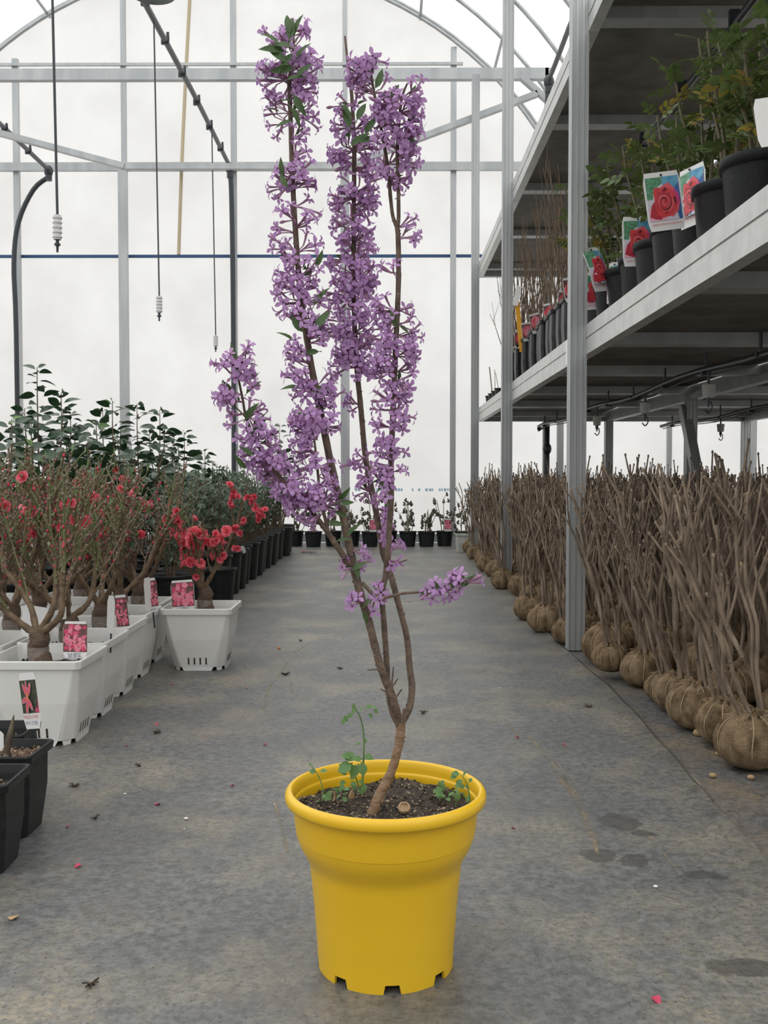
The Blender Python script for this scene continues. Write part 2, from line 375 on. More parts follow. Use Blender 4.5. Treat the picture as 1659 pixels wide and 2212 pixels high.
def dust_mat():
    m = bpy.data.materials.new('dry_mud'); m.use_nodes = True; nt = m.node_tree; b = nt.nodes['Principled BSDF']; L = nt.links.new
    b.inputs['Base Color'].default_value = (.30, .245, .16, 1); b.inputs['Roughness'].default_value = .9
    t = nt.nodes.new('ShaderNodeTexCoord'); n = nt.nodes.new('ShaderNodeTexNoise'); n.inputs['Scale'].default_value = 42; n.inputs['Detail'].default_value = 8; n.inputs['Roughness'].default_value = .75; L(t.outputs['Object'], n.inputs['Vector'])
    n3 = nt.nodes.new('ShaderNodeTexNoise'); n3.inputs['Scale'].default_value = 9; n3.inputs['Detail'].default_value = 4; L(t.outputs['Object'], n3.inputs['Vector'])
    ml = nt.nodes.new('ShaderNodeMath'); ml.operation = 'ADD'; L(n.outputs[0], ml.inputs[0]); L(n3.outputs[0], ml.inputs[1])
    r = nt.nodes.new('ShaderNodeValToRGB'); r.color_ramp.elements[0].position = .42; r.color_ramp.elements[1].position = .60
    dv = nt.nodes.new('ShaderNodeMath'); dv.operation = 'MULTIPLY'; dv.inputs[1].default_value = .5; L(ml.outputs[0], dv.inputs[0]); L(dv.outputs[0], r.inputs[0])
    tr = nt.nodes.new('ShaderNodeBsdfTransparent'); mx = nt.nodes.new('ShaderNodeMixShader'); o = nt.nodes['Material Output']
    sc_ = nt.nodes.new('ShaderNodeMath'); sc_.operation = 'MULTIPLY'; at_ = nt.nodes.new('ShaderNodeAttribute'); at_.attribute_name = 'cover'; L(at_.outputs['Fac'], sc_.inputs[1]); L(r.outputs[0], sc_.inputs[0])
    L(sc_.outputs[0], mx.inputs[0]); L(tr.outputs[0], mx.inputs[1]); L(b.outputs[0], mx.inputs[2]); L(mx.outputs[0], o.inputs['Surface']); return m
DUST = dust_mat()
for pts, w in (([(1088,1553),(1104,1572),(1122,1594)],.012), ([(1142,1588),(1160,1612),(1190,1645),(1226,1692),(1265,1736)],.014), ([(1150,1590),(1185,1628),(1215,1662),(1262,1712)],.007), ([(1195,1660),(1240,1722),(1272,1785),(1292,1850)],.024), ([(1213,1605),(1222,1618),(1234,1634)],.010), ([(1398,1803),(1425,1832),(1445,1858),(1466,1882)],.010),
               ([(1000,1552),(1045,1560),(1090,1554)],.010), ([(668,1390),(640,1408),(620,1432),(600,1462),(578,1492),(568,1540)],.013), ([(628,1470),(630,1485),(633,1502)],.009), ([(590,1725),(604,1770),(612,1800),(622,1845)],.012), ([(1490,1670),(1545,1733),(1600,1790)],.014), ([(1360,1545),(1395,1588),(1420,1612)],.010)):
    c_ = catmull([G(x, y, 0) for x, y in pts], 4); m = MB(); R_ = random.Random(len(c_)+int(pts[0][0])); vv = []
    for i, p in enumerate(c_):
        d = (c_[min(i+1, len(c_)-1)]-c_[max(i-1, 0)]).normalized(); n_ = V((-d.y, d.x, 0)); ww = w*.5*R_.uniform(.6,1.1)*(.25 if i in (0, len(c_)-1) else 1)
        vv += [p-n_*ww+V((0,0,.0008)), p+V((0,0,.0008)), p+n_*ww+V((0,0,.0008))]
    m.add(vv, [q for i in range(len(c_)-1) for q in ((3*i, 3*i+1, 3*i+4, 3*i+3), (3*i+1, 3*i+2, 3*i+5, 3*i+4))], DUST); o = m.build('dirt_streak', AISLE)
    at = o.data.attributes.new('cover', 'FLOAT', 'POINT'); n_ = len(c_)
    for i in range(n_): at.data[3*i].value = 0; at.data[3*i+2].value = 0; at.data[3*i+1].value = 0 if i in (0, n_-1) else 1
# ---- gable wall (back) ----
ACX, ACZ, AR = -333*YW/F, CAMZ+301*YW/F, 790*YW/F          # arch circle read from the gable rib
XV = 2.0                                                    # valley with the next span
def archz(x): return ACZ + math.sqrt(max(0, AR*AR-(x-ACX)**2))
wall_back = MB(); N = 40; xs = [ACX-AR + (XV-(ACX-AR))*i/N for i in range(N+1)]
vv = []; ff = []
for x in xs: vv += [(x, YW, 0), (x, YW, archz(x))]
for i in range(N): ff.append((2*i, 2*i+2, 2*i+3, 2*i+1))
wall_back.add(vv, ff, WALLFILM); zv = archz(XV)
wall_back.add([(XV,YW,0),(5.2,YW,0),(5.2,YW,zv),(XV,YW,zv)], [(0,1,2,3)], WALLFILM)
WB = structure(wall_back.build('wall_back'))
def wpart(name, fn):
    m = MB(); fn(m); return m.build(name, WB)
YP = YW-.06
def vpost(x, y0, w, m=ALU, d=.05, z0=0.0, Y=YP):
    t = P(x, y0, Y)
    wpart('wall_post', lambda b: b.box((t.x-w/2, Y-d/2, z0), (t.x+w/2, Y+d/2, t.z), m))
for x in (33, 503, 980): vpost(x, 128 if x == 33 else (103 if x == 980 else -60), .062)
for x in (265, 745): vpost(x, 365, .095, d=.06, Y=YP-.06); vpost(x, -20 if x == 265 else -40, .052, z0=P(265, 365, YP).z)
for x, w in ((1212, .07), (1449, .05), (1626, .12)): vpost(x, 600, w)
def hbar(y, h, x0, x1, m=ALU, Y=YP, d=.05, name='wall_beam'):
    a = P(x0, y, Y); b = P(x1, y, Y); z = (a.z+b.z)/2
    return wpart(name, lambda q: q.box((a.x, Y-d/2, z-h/2), (b.x, Y+d/2, z+h/2), m))
hbar(360, .088, -200, 1500, Y=YP-.05); hbar(139, .028, -2, 1000, ALU, Y=YP-.04, d=.035)
hbar(553.5, .034, -220, 1200, BLUEST, Y=YW-.015, d=.012, name='blue_strip')
hbar(1162, .09, -200, 1480, STEELD, Y=YP+.02, d=.03, name='base_rail')
t0 = [P(411, -20, YW-.012), P(402, 150, YW-.012), P(392, 370, YW-.012), P(386, 550, YW-.012)]
wpart('tan_tape', lambda b: b.tube(catmull(t0, 3), .022, TAPE, 4))
def fprint(b):                                            # worn, unreadable line of print on the film
    R = random.Random(3); x = 560
    while x < 1250:
        w = R.uniform(2.5, 6)
        if R.random() < .82:
            a = P(x, 1061, YW-.004); c = P(x+w, 1055, YW-.004)
            b.add([(a.x,YW-.004,a.z),(c.x,YW-.004,a.z),(c.x,YW-.004,c.z),(a.x,YW-.004,c.z)], [(0,1,2,3)], PRINTB)
        x += w+R.uniform(.8, 2.2) + (9 if R.random() < .07 else 0)
wpart('film_print', fprint)
# truss in front of the gable
YT = 9.32
tr = lambda x, y: P(x, y, YT)
TB = thing('roof_truss', 'galvanised steel roof truss with flat tie beam and slanting struts before the gable', 'truss', (0,0,0))
def tpart(name, fn): m = MB(); fn(m); return m.build(name, TB)
zt = tr(600, 162).z; xr = tr(1184, 160).x
xl = ACX - math.sqrt(AR**2-(zt-ACZ)**2)
tpart('tie_beam', lambda b: (b.box((xl, YT-.03, zt-.028), (xr, YT+.03, zt+.052), ALU), b.box((xl, YT-.036, zt-.052), (xr, YT+.03, zt-.030), ALU)))
for p, q in (((270,360),(-180,240)), ((745,360),(1160,203)), ((1122,163),(1186,220))):
    tpart('strut', lambda b: b.bar(tr(*p), tr(*q), .05, .075, ALU, up=(0,1,0)))
tpart('bottom_chord', lambda b: b.bar(tr(262,360), tr(752,360), .05, .05, ALU))
tpart('gutter_post', lambda b: b.box((xr-.03, YT-.03, 0), (xr+.03, YT+.03, zt+.05), ALU))
# ---- roof: film, ribs, purlins ----
roof = MB(); N = 48; YF = -8.0
vv = []; ff = []
for x in xs: vv += [(x, YF, archz(x)+.02), (x, YW, archz(x)+.02)]
for i in range(len(xs)-1): ff.append((2*i, 2*i+2, 2*i+3, 2*i+1))
roof.add(vv, ff, ROOFFILM, True); roof.add([(XV,YF,zv+.02),(5.2,YF,zv+.02),(5.2,YW,zv+.02),(XV,YW,zv+.02)], [(0,1,2,3)], ROOFFILM)
RF = structure(roof.build('ceiling'))
def rib_mesh():
    b = MB(); pts = []
    a0 = PI; a1 = math.acos((XV-ACX)/AR)
    for i in range(49):
        a = a0+(a1-a0)*i/48; pts.append((ACX+AR*.994*math.cos(a), 0, ACZ+AR*.994*math.sin(a)))
    b.tube(pts, .021, ALU, 6); return b
RM = rib_mesh().mesh('rib'); y = YW-.05; k = 0
while y > YF:
    inst('rib', RM, RF, (0, y, 0)); y -= .82
gb = rib_mesh(); inst('gable_rib', gb.mesh('gable_rib'), RF, Matrix.Translation((0, YW-.12, 0)) @ Matrix.Translation((ACX,0,ACZ)) @ Matrix.Scale(.985, 4) @ Matrix.Translation((-ACX,0,-ACZ)))
for x, y in ((117, 52), (900, 57), (1073, 158), (400,-44), (650,-40)):
    p = P(x, y, YW); dx = p.x-ACX; r = AR*.985; a = math.atan2(p.z-ACZ, dx); q = V((ACX+r*math.cos(a), 0, ACZ+r*math.sin(a)))
    m = MB(); m.tube([(q.x, YF, q.z), (q.x, YW-.02, q.z)], .017, ALU, 6); m.build('purlin', RF)
wf = MB(); vv = []; ff = []
for x in xs: vv += [(x, YF, 0), (x, YF, archz(x))]
for i in range(len(xs)-1): ff.append((2*i+1, 2*i+3, 2*i+2, 2*i))
wf.add(vv, ff, WALLFILM); wf.add([(XV,YF,0),(5.2,YF,0),(5.2,YF,zv),(XV,YF,zv)], [(3,2,1,0)], WALLFILM); structure(wf.build('wall_front'))
wl = MB(); wl.add([(ACX-AR,YF,0),(ACX-AR,YW,0),(ACX-AR,YW,ACZ+.02),(ACX-AR,YF,ACZ+.02)], [(0,1,2,3)], WALLFILM); structure(wl.build('wall_left'))
wr = MB(); wr.add([(5.2,YF,0),(5.2,YW,0),(5.2,YW,zv+.02),(5.2,YF,zv+.02)], [(3,2,1,0)], WALLFILM); structure(wr.build('wall_right'))

# ================================================================ STEEL RACK (right)
RKX = .787; RKY = [1.7, 4.2, 6.7, 9.2]; RKX2, RKX3 = 2.02, 3.28
rack = thing('plant_rack', 'tall galvanised steel two tier plant rack along the aisle', 'rack', (RKX, 4.2, 0))
off = V(rack.location)
def rp(name, fn): m = MB(); fn(m); m.v = [tuple(V(p)-off) for p in m.v]; return m.build(name, rack)
def post_prof(b, x, y, z1, w=.07):
    h = w/2; g_ = .004
    pr = [(-h,-h)]
    for c in (-.35, 0, .35): pr += [(c*w-.006, -h), (c*w-.004, -h+g_), (c*w+.004, -h+g_), (c*w+.006, -h)]
    pr += [(h,-h),(h,h),(-h,h)]
    pr += [(-h, .012), (-h+g_, .008), (-h+g_, -.008), (-h, -.012)]
    n = len(pr); vs_ = [(x+p[0], y+p[1], 0) for p in pr]+[(x+p[0], y+p[1], z1) for p in pr]
    b.add(vs_, [(i, (i+1) % n, n+(i+1) % n, n+i) for i in range(n)], ALU); b.add(vs_[n:], [tuple(range(n))], ALU)
ZL0, ZLG, ZL1 = 1.239, 1.305, 1.361            # lower beam: bottom, groove, top
ZU0, ZU1 = 2.56, 2.683
for i, y in enumerate(RKY):
    top = zt-.055 if y > 9 else 3.9
    rp('post', lambda b: post_prof(b, RKX, y, top))
    rp('post', lambda b: post_prof(b, RKX2, y, ZU1-.05))
    rp('post', lambda b: post_prof(b, RKX3, y, ZU1-.05))
for i in range(3):
    y0 = RKY[i]+.002-.03; y1 = RKY[i+1]-.032
    for (a, gz, c, nm) in ((ZL0, ZLG, ZL1, 'front_beam'), (ZU0, (ZU0+ZU1)/2, ZU1, 'front_beam')):
        def fb(b):
            x0 = RKX+.030
            b.box((x0, y0, gz+.003), (x0+.045, y1, c), ALUL); b.box((x0+.005, y0, gz-.003), (x0+.045, y1, gz+.003), ALUL); b.box((x0+.002, y0, a), (x0+.045, y1, gz-.003), ALUL)
        rp(nm, fb)
    for X in (RKX2, RKX3):
        for z0, z1 in ((ZL0, ZL1-.03), (ZU0, ZU1-.03)): rp('rear_beam', lambda b: b.box((X-.03, y0, z0), (X+.03, y1, z1), ALU))
rp('end_beam', lambda b: b.box((RKX+.036, RKY[3]-.03, ZL0), (RKX3, RKY[3]+.03, ZL1-.03), ALU))
rp('end_beam', lambda b: b.box((RKX+.036, RKY[3]-.03, ZU0), (RKX3, RKY[3]+.03, ZU1-.03), ALU))
for (zb, za) in ((ZL0, ZL1), (ZU0, ZU1)):
    for X0, X1 in ((RKX+.078, RKX2-.055), (RKX2+.055, RKX3-.03)):
        y = 1.72
        while y < 9.1:
            y2 = min(y+1.22, 9.19)
            rp('deck_board', lambda b: b.box((X0, y, za-.035), (X1, y2-.022, za-.015), PLY))
            for yy in (y-.03,): rp('cross_bar', lambda b: b.box((X0-.04, yy, za-.085), (X1+.04, yy+.09, za-.036), ALU))
            y += 1.22
rp('brace', lambda b: b.bar((RKX2-.03, 6.75, 1.2), (RKX2+.02, 6.15, .05), .07, .06, ALU, up=(1,0,0)))
# sheet of paper hung on the front beam by the middle post
m = MB(); a = P(1213, 742, 6.3); m.box((RKX+.0275, 4.45, ZL0+.005), (RKX+.0305, 4.62, ZL1-.005), CARD); tag(m.build('paper_note'), 'blank white paper slip stuck to the front beam of the rack', 'paper')
# irrigation pipes below the decks
def pipe_under(X, z, lab, heads, y0=2.0, y1=8.9):
    t = thing('sprinkler_pipe', lab, 'pipe', (X, y0, z)); o = V(t.location)
    pts = [V((X, y0+(y1-y0)*i/24, z+.012*math.sin(i*.9)-.01)) - o for i in range(25)]
    m = MB(); m.tube(pts, .014, BLACKPIPE, 8); m.build('pipe', t)
    m = MB(); m.tube([p+V((.016, 0, -.022)) for p in pts], .004, BLACKPIPE, 5); m.build('cable', t)
    yy = y0+.35
    while yy < y1:
        m = MB(); m.box((-.004, yy-y0-.008, -.018), (.004, yy-y0+.008, .07), BLACKPIPE); m.box((-.018, yy-y0-.008, -.026), (.022, yy-y0+.008, -.012), BLACKPIPE); m.build('clip', t); yy += .62
    for yy in heads:
        m = MB(); pr = [(.0, -.044), (.024, -.045)]
        for q in range(5): pr += [(.026-.001*q, -.047-.010*q), (.0285-.001*q, -.050-.010*q), (.0285-.001*q, -.054-.010*q)]
        pr += [(.02, -.102), (0, -.102)]; m.lathe(pr, SPRK, 14, False); s = m.build('sprinkler_head', t, (0, yy-y0, -.0235)); s['label'] = 'grey ribbed sprinkler head'
        m = MB(); m.tube([(0,0,.01),(0,0,-.045)], .006, BLACKPIPE, 6); m.build('stem', s)
        m = MB(); m.tube([(0,0,-.10),(0,0,-.125)], .010, BLACKPIPE, 8)
        m.tube(catmull([(.012,0,-.118),(.016,0,-.145),(.002,0,-.165),(-.014,0,-.15)], 3), .0035, BLACKPIPE, 5); m.tube([(0,0,-.125),(0,0,-.14)], .005, BLACKPIPE, 6); m.build('spray_nozzle', s)
pipe_under(1.33, ZL0-.055, 'black sprinkler pipe slung under the near lower deck of the rack', (4.17, 5.2, 6.4))
pipe_under(2.42, ZL0-.055, 'black sprinkler pipe slung under the far lower deck of the rack', (7.3,))
def pipe_up(X, z):
    t = thing('sprinkler_pipe', 'black water pipe slung under the upper deck above the roses', 'pipe', (X, 2.0, z))
    m = MB(); m.tube([(0,0,0),(0,6.9,0)], .016, BLACKPIPE, 8); m.build('pipe', t)
    for yy in (.6, 1.3, 2.0, 2.7, 3.4): m = MB(); m.box((-.02, yy-.01, -.02), (.02, yy+.01, .06), BLACKPIPE); m.build('clip', t)
pipe_up(1.36, ZU0-.05)
m = MB(); pp = P(1182, 960, 8.9); m.tube([(pp.x, 8.9, 0), (pp.x, 8.9, ZL0-.06), (1.322, 8.9, ZL0-.09)], .02, BLACKPIPE, 8); m.ball((pp.x, 8.9, .98), .04, BLACKPIPE, 8, 6, (1,1,1.4))
tag(m.build('riser_pipe'), 'black upright riser pipe with valve behind the bare shrubs', 'pipe')

# ================================================================ OVERHEAD PIPES, HANGING SPRINKLERS, LAMP
def over_pipe(lab, x, y, Ye, Yn, tail, clips=True):
    e = P(x, y, Ye); t = thing('irrigation_pipe', lab, 'pipe', tuple(e)); o = V(t.location)
    m = MB(); pts = [V((e.x, Yn, e.z))]
    k = 8
    for i in range(1, k): pts.append(V((e.x, Yn+(Ye-.5-Yn)*i/k, e.z+.02*math.sin(i*2.1))))
    pts.append(V((e.x, Ye-.35, e.z+.0))); pts.append(e)
    m.tube([p-o for p in catmull(pts, 3)], .023, BLACKG, 8); m.build('main_run', t)
    m = MB(); m.ball((0,0,-.02), .05, BLACKPIPE, 8, 6, (1,1,1.3)); m.tube([(0,0,.02),(0,0,-.12)], .036, BLACKPIPE, 8); m.build('elbow', t)
    m = MB(); m.tube(catmull([V((0,0,-.08))]+[q-o for q in tail], 4), .027, BLACKPIPE, 8); m.build('drop_pipe', t)
    if clips:
        yy = Ye-.6
        while yy > Yn:
            m = MB(); m.box((-.03, -.012, -.03), (.03, .012, .03), BLACKPIPE); m.box((.01, -.008, 0), (.03, .008, .06), BLACKPIPE); m.build('clip', t, (0, yy-Ye, 0)); yy -= .62
    return e
YI = 10.75
e1 = over_pipe('dark overhead pipe running down the roof and dropping beside the thin gable post', 497, 360, YI, .5, [P(500, 420, YI), P(503, 600, YI), P(505, 900, YI), V((P(505, 1100, YI).x, YI, 0))])
over_pipe('dark overhead pipe with a drop that bends out sideways before falling', 105, 366, YI, 3.0, [P(72, 410, YI), P(40, 480, YI), P(30, 570, YI), P(35, 720, YI), V((P(38, 900, YI).x, YI, 0))])
over_pipe('dark overhead pipe ending at the gutter above the rack', 1186, 172, 9.05, 4.0, [P(1184, 215, 9.05), P(1182, 330, 9.05)], False)
for (x, yb, yw, lab) in ((124, 545, 465, 'hanging mist nozzle with white sleeve on a long black drop line, lowest tip'), (344, 694, 640, 'hanging mist nozzle with white sleeve in front of the gable film'), (466, 760, 725, 'hanging mist nozzle on the thin line beside the dark drop pipe')):
    Yh = (e1.x)*F/(x-4-VX); top = V((e1.x, Yh, e1.z-.024)); bx = P(x, yb, Yh); wx = P(x, yw, Yh)
    t = thing('hanging_nozzle', lab, 'sprinkler', tuple(top), 'mist nozzles hanging from the overhead pipe'); o = V(t.location)
    m = MB(); m.tube([V((0,0,.004)), wx-o], .0075 if Yh < 6 else .0065, BLACKPIPE, 6); m.build('drop_line', t)
    L_ = (wx-bx).length
    m = MB(); m.tube([wx-o, wx-o+(bx-wx)*.66], .02, WHITEW, 8)
    for q in range(5): m.tube([wx-o+(bx-wx)*(.05+.13*q), wx-o+(bx-wx)*(.09+.13*q)], .025, WHITEW, 8)
    m.build('white_sleeve', t)
    m = MB(); m.tube([wx-o+(bx-wx)*.66, bx-o], [.010, .006], BLACKPIPE, 6); m.tube([wx-o+(bx-wx)*.76, wx-o+(bx-wx)*.82], .016, BLACKPIPE, 8); m.build('nozzle', t)
Yl = 5.4; c = P(330, -8, Yl); r_ = 56*Yl/F
t = thing('pendant_lamp', 'round grey lamp housing hanging from the roof, seen from below', 'lamp', (c.x, Yl, c.z+.01))
m = MB(); m.lathe([(0,.012),(r_*.80,.004),(r_*.86,.0),(r_*.97,.03),(r_,.05),(r_*.98,.075),(r_*.7,.13),(r_*.3,.2),(.04,.22),(0,.22)], STEELD, 32); m.build('housing', t)
m = MB(); m.tube([(0,0,.2),(0,0,archz(c.x)-c.z)], .01, BLACKPIPE, 6); m.build('hanger_rod', t)

# ================================================================ THE POTTED LILAC-FLOWERED SHRUB (main subject)
YC = 1.479; PX = (833-VX)*YC/F
POT = thing('potted_flowering_shrub', 'lilac-flowered shrub in a glossy yellow plastic pot in the middle of the aisle', 'potted plant', (PX, YC, .0))
PO = V(POT.location)
n = 96
prof = [(.1022,.0135),(.1030,.03),(.1053,.06),(.1075,.09),(.1103,.12),(.1122,.138),(.1132,.148),(.1155,.1585),(.1210,.1700),(.1275,.182),(.1320,.1945),(.1342,.208),(.1350,.222),(.1356,.2420)]
prof = [(q.x, q.y) for q in catmull([V((r, z, 0)) for r, z in prof], 3)]
prof += [(.1368,.2455),(.1440,.2462),(.1485,.2475),(.1503,.2510),(.1506,.2555),(.1498,.2600),(.1475,.2635),(.1440,.2652),(.1408,.2648),(.1388,.261),(.1378,.252),(.1370,.225),(.134,.20)]
m = MB(); m.lathe(prof, YELLOW, n)
# foot ring with drain notches
notch = [math.radians(-90+5.8+45*k) for k in range(8)]
def innotch(a): return any(abs((a-q+PI) % (2*PI)-PI) < math.radians(5.7) for q in notch)
for j in range(n):
    a0, a1 = 2*PI*j/n, 2*PI*(j+1)/n
    if innotch((a0+a1)/2): continue
    def edge(a, z, r, other):                           # slanted notch sides
        return (r*math.cos(a), r*math.sin(a), z)
    lo0 = a0 - (math.radians(-1.6) if innotch(a0-2*PI/n/2) else 0); lo1 = a1 - (math.radians(1.6) if innotch(a1+2*PI/n/2) else 0)
    q = [edge(lo0, 0, .1015, 0), edge(lo1, 0, .1015, 0), edge(a1, .0135, .1022, 0), edge(a0, .0135, .1022, 0), edge(lo0, 0, .0975, 0), edge(lo1, 0, .0975, 0), edge(a1, .0135, .098, 0), edge(a0, .0135, .098, 0)]
    m.add(q, [(0,1,2,3),(5,4,7,6),(4,5,1,0),(1,5,6,2),(4,0,3,7)], YELLOW, False)
m.add([(.1*math.cos(2*PI*j/n), .1*math.sin(2*PI*j/n), .0140) for j in range(n)], [tuple(range(n))[::-1]], YELLOW)
pot = m.build('pot', POT); pot['label'] = 'glossy yellow plastic pot with rolled rim and notched foot'
# soil
R = random.Random(11)
def soilz(x, y): return .231 + .010*math.exp(-((x+.10)**2+(y-.02)**2)/.003) + .006*math.sin(x*47+1)*math.cos(y*53) + .008*math.exp(-((x-.06)**2+(y-.09)**2)/.004)
m = MB(); vv = [(0,0,soilz(0,0))]; ff = []; nr, na = 14, 48
for i in range(1, nr+1):
    for j in range(na):
        r = .1368*i/nr; a = 2*PI*j/na; x, y = r*math.cos(a), r*math.sin(a); vv.append((x, y, soilz(x, y)+(R.uniform(-.003, .003) if i < nr else -.002)))
ff += [(0, 1+j, 1+(j+1) % na) for j in range(na)]
for i in range(nr-1):
    for j in range(na): ff.append((1+i*na+j, 1+(i+1)*na+j, 1+(i+1)*na+(j+1) % na, 1+i*na+(j+1) % na))
m.add(vv, ff, SOIL, True); m.build('soil', POT)
m = MB()
for k in range(1500):
    r = .133*math.sqrt(R.random()); a = R.uniform(0, 2*PI); x, y = r*math.cos(a), r*math.sin(a); s_ = R.uniform(.0007, .0024)*(1.7 if R.random() < .06 else 1)
    m.ball((x, y, soilz(x, y)+s_*.4), s_, GRIT if R.random() < .55 else SOIL, 5, 3, (1, R.uniform(.7,1.2), .8))
o = m.build('soil_grit', POT); o['kind'] = 'stuff'
m = MB(); c = G(873, 1748, .239)-PO
for i in range(12):
    a0 = 2*PI*i/12; a1 = 2*PI*(i+1)/12
    prr = [(.0135,.0),(.0155,.006),(.0135,.0105),(.0105,.0105),(.008,.006),(0,.003)]
    for q in range(5):
        (r0, z0), (r1, z1) = prr[q], prr[q+1]
        m.add([(r0*math.cos(a0)*.95, r0*math.sin(a0), z0), (r0*math.cos(a1)*.95, r0*math.sin(a1), z0), (r1*math.cos(a1)*.95, r1*math.sin(a1), z1), (r1*math.cos(a0)*.95, r1*math.sin(a0), z1)], [(0,1,2,3)], SHELLM, True)
o = m.build('nut_shell', POT, Matrix.Translation(c) @ Matrix.Rotation(math.radians(40), 4, 'X') @ Matrix.Diagonal((.66,.62,.7,1))); o['label'] = 'half nut shell lying on the soil'
for (x, y, rx) in ((717, 1722, .4), (752, 1716, -.3), (900, 1775, .2), (935, 1776, .5)):
    c = G(x, y, .244)-PO; m = MB(); leafshape(.02, .013, TANL, .5, .3, 4, 0, mb=m); m.build('dead_leaf', POT, frame(c-V((0,0,.006)), (R.uniform(-.6,.6), -.3, .8), R.uniform(0,6)))

# ---- woody framework traced from the photograph, depth given stem by stem
def stem(name, pts, radii_px, Y0, Y1, mt, nn=8, sub=4, Yf=None):
    k = len(pts); out = []
    for i, (x, y) in enumerate(pts):
        t = i/(k-1); Y = Yf(t) if Yf else Y0+(Y1-Y0)*t
        out.append(P(x, y, Y)-PO)
    c = catmull(out, sub); rr = [r*1.46/F for r in lerpn(radii_px, len(c))]
    m = MB(); Rn = random.Random(len(name)+k)
    m.tube(c, rr, mt, nn, jit=.07, rnd=Rn)
    for i in range(3, len(c)-1):                           # leaf scars
        if Rn.random() < .55:
            d = (c[i]-c[i-1]).normalized(); o = d.cross(rdir(Rn)).normalized()
            m.ball(c[i]+o*rr[i]*.95, rr[i]*.38, mt, 5, 3)
    m.build(name, POT); return c
TY = 1.46
trunk = stem('trunk', [(795,1800),(800,1775),(806,1752),(820,1716),(843,1671),(856,1632),(864,1590),(866,1560)], [13.5,13,12,11,10,9.6,10,11], 1.455, TY, BARKT, 12)
sL = stem('main_stem', [(864,1570),(858,1545),(846,1501),(833,1469),(820,1433),(807,1384),(794,1332),(781,1293),(768,1241),(757,1191),(737,1098),(725,1047),(711,983),(698,920),(686,862),(673,792),(660,712),(650,648),(646,600),(638,499),(633,403),(630,340),(628,260),(625,180),(630,141),(634,93),(634,45)],
    [9,9.5,9,9,8.5,8.5,8.5,8.5,9,8.8,8.3,8,8,7.8,7.5,7.2,7,6.6,6.2,5.8,5.5,5.2,5,4.6,4,3,1.6], TY, 1.50, BARK, 10, 4, lambda t: TY-.02*math.sin(PI*t)+.03*t)
sR = stem('main_stem', [(866,1566),(874,1550),(885.5,1524),(890,1485),(885,1443),(879,1378),(863,1313),(850,1264),(838,1225),(826,1191),(816.6,1127),(800.6,1047),(789,983),(780,887),(772,808),(767,728),(764,632),(764,563),(764,467),(765,371),(765,307),(762,244),(759,196),(751,132),(745,78)],
    [8,8,7.8,7.5,7.2,7,7,7,6.8,6.8,6.8,6.6,6.4,6.2,6,5.8,5.6,5.4,5.2,5,4.8,4.4,4,3.2,2], TY, 1.54, BARK, 10, 4, lambda t: TY+.05*min(1, t*3))
sM = stem('main_stem', [(858,1562),(848,1540),(838,1492),(836,1443),(833,1400),(830,1352),(825,1287),(832,1248),(839,1192),(840.5,1143),(845,1079),(845,983),(850,872),(853,792),(858,680),(861,600),(861,579),(860,515),(858,490)],
    [6,6.5,6.5,6.5,6.3,6.3,6.3,6.3,6.5,6.3,6.3,6.2,6.2,6,5.8,5.6,5.6,5.4,5.2], TY, 1.45, BARK, 10, 4, lambda t: TY+.012*math.sin(t*8)*(1-t))
YM = 1.46
sM1 = stem('branch', [(858,492),(848.5,467),(843,420),(839,371),(826,292),(813,228),(801,157),(794,122)], [4.4,4,4,3.8,3.6,3.2,2.6,1.8], YM, 1.45, BARK)
sM2 = stem('branch', [(858,492),(861,467),(860,371),(858,333),(861,276),(868,212),(880,180)], [4.4,4.2,4,3.8,3.4,2.8,1.8], YM, 1.43, BARK)
sL2 = stem('branch', [(766,1238),(745,1206),(728,1180),(708,1150),(686,1121),(654,1079),(622,1050),(590,1012),(567,980),(548,942),(532,903),(523,856),(513,808),(507,775)], [6.5,6.5,6.3,6,5.6,5.2,4.8,4.3,3.8,3.4,3,2.6,2.2,1.5], 1.455, 1.40, BARK)
sL3 = stem('branch', [(710,1152),(700,1111),(692,1076),(686,1015),(679,951),(672,900)], [3.8,3.6,3.2,2.8,2.2,1.5], 1.44, 1.43, BARK)
sL4 = stem('branch', [(532,903),(518,888),(505,872),(498,835)], [1.8,1.6,1.4,1], 1.41, 1.395, BARK)
sS = stem('branch', [(783,1258),(800,1278),(815,1288),(832,1291),(869,1282),(912,1278.6),(950,1274),(996,1262),(1022,1246)], [4,4,3.8,3.4,3,2.8,2.4,1.8,1.1], 1.452, 1.40, BARK, 8, 4)
for pts in ([(818,1446),(794,1447)], [(846,1482),(850,1440)], [(847,1484),(860,1465)], [(853,1509),(868,1489)], [(842,1500),(822,1488)], [(870,1562),(873,1531)], [(862,1215),(880,1209)]):
    stem('dead_twig', pts, [2.2 if pts[0][0] != 870 else 4, 1.3 if pts[0][0] != 870 else 3], 1.445, 1.44, BARK, 5, 1)

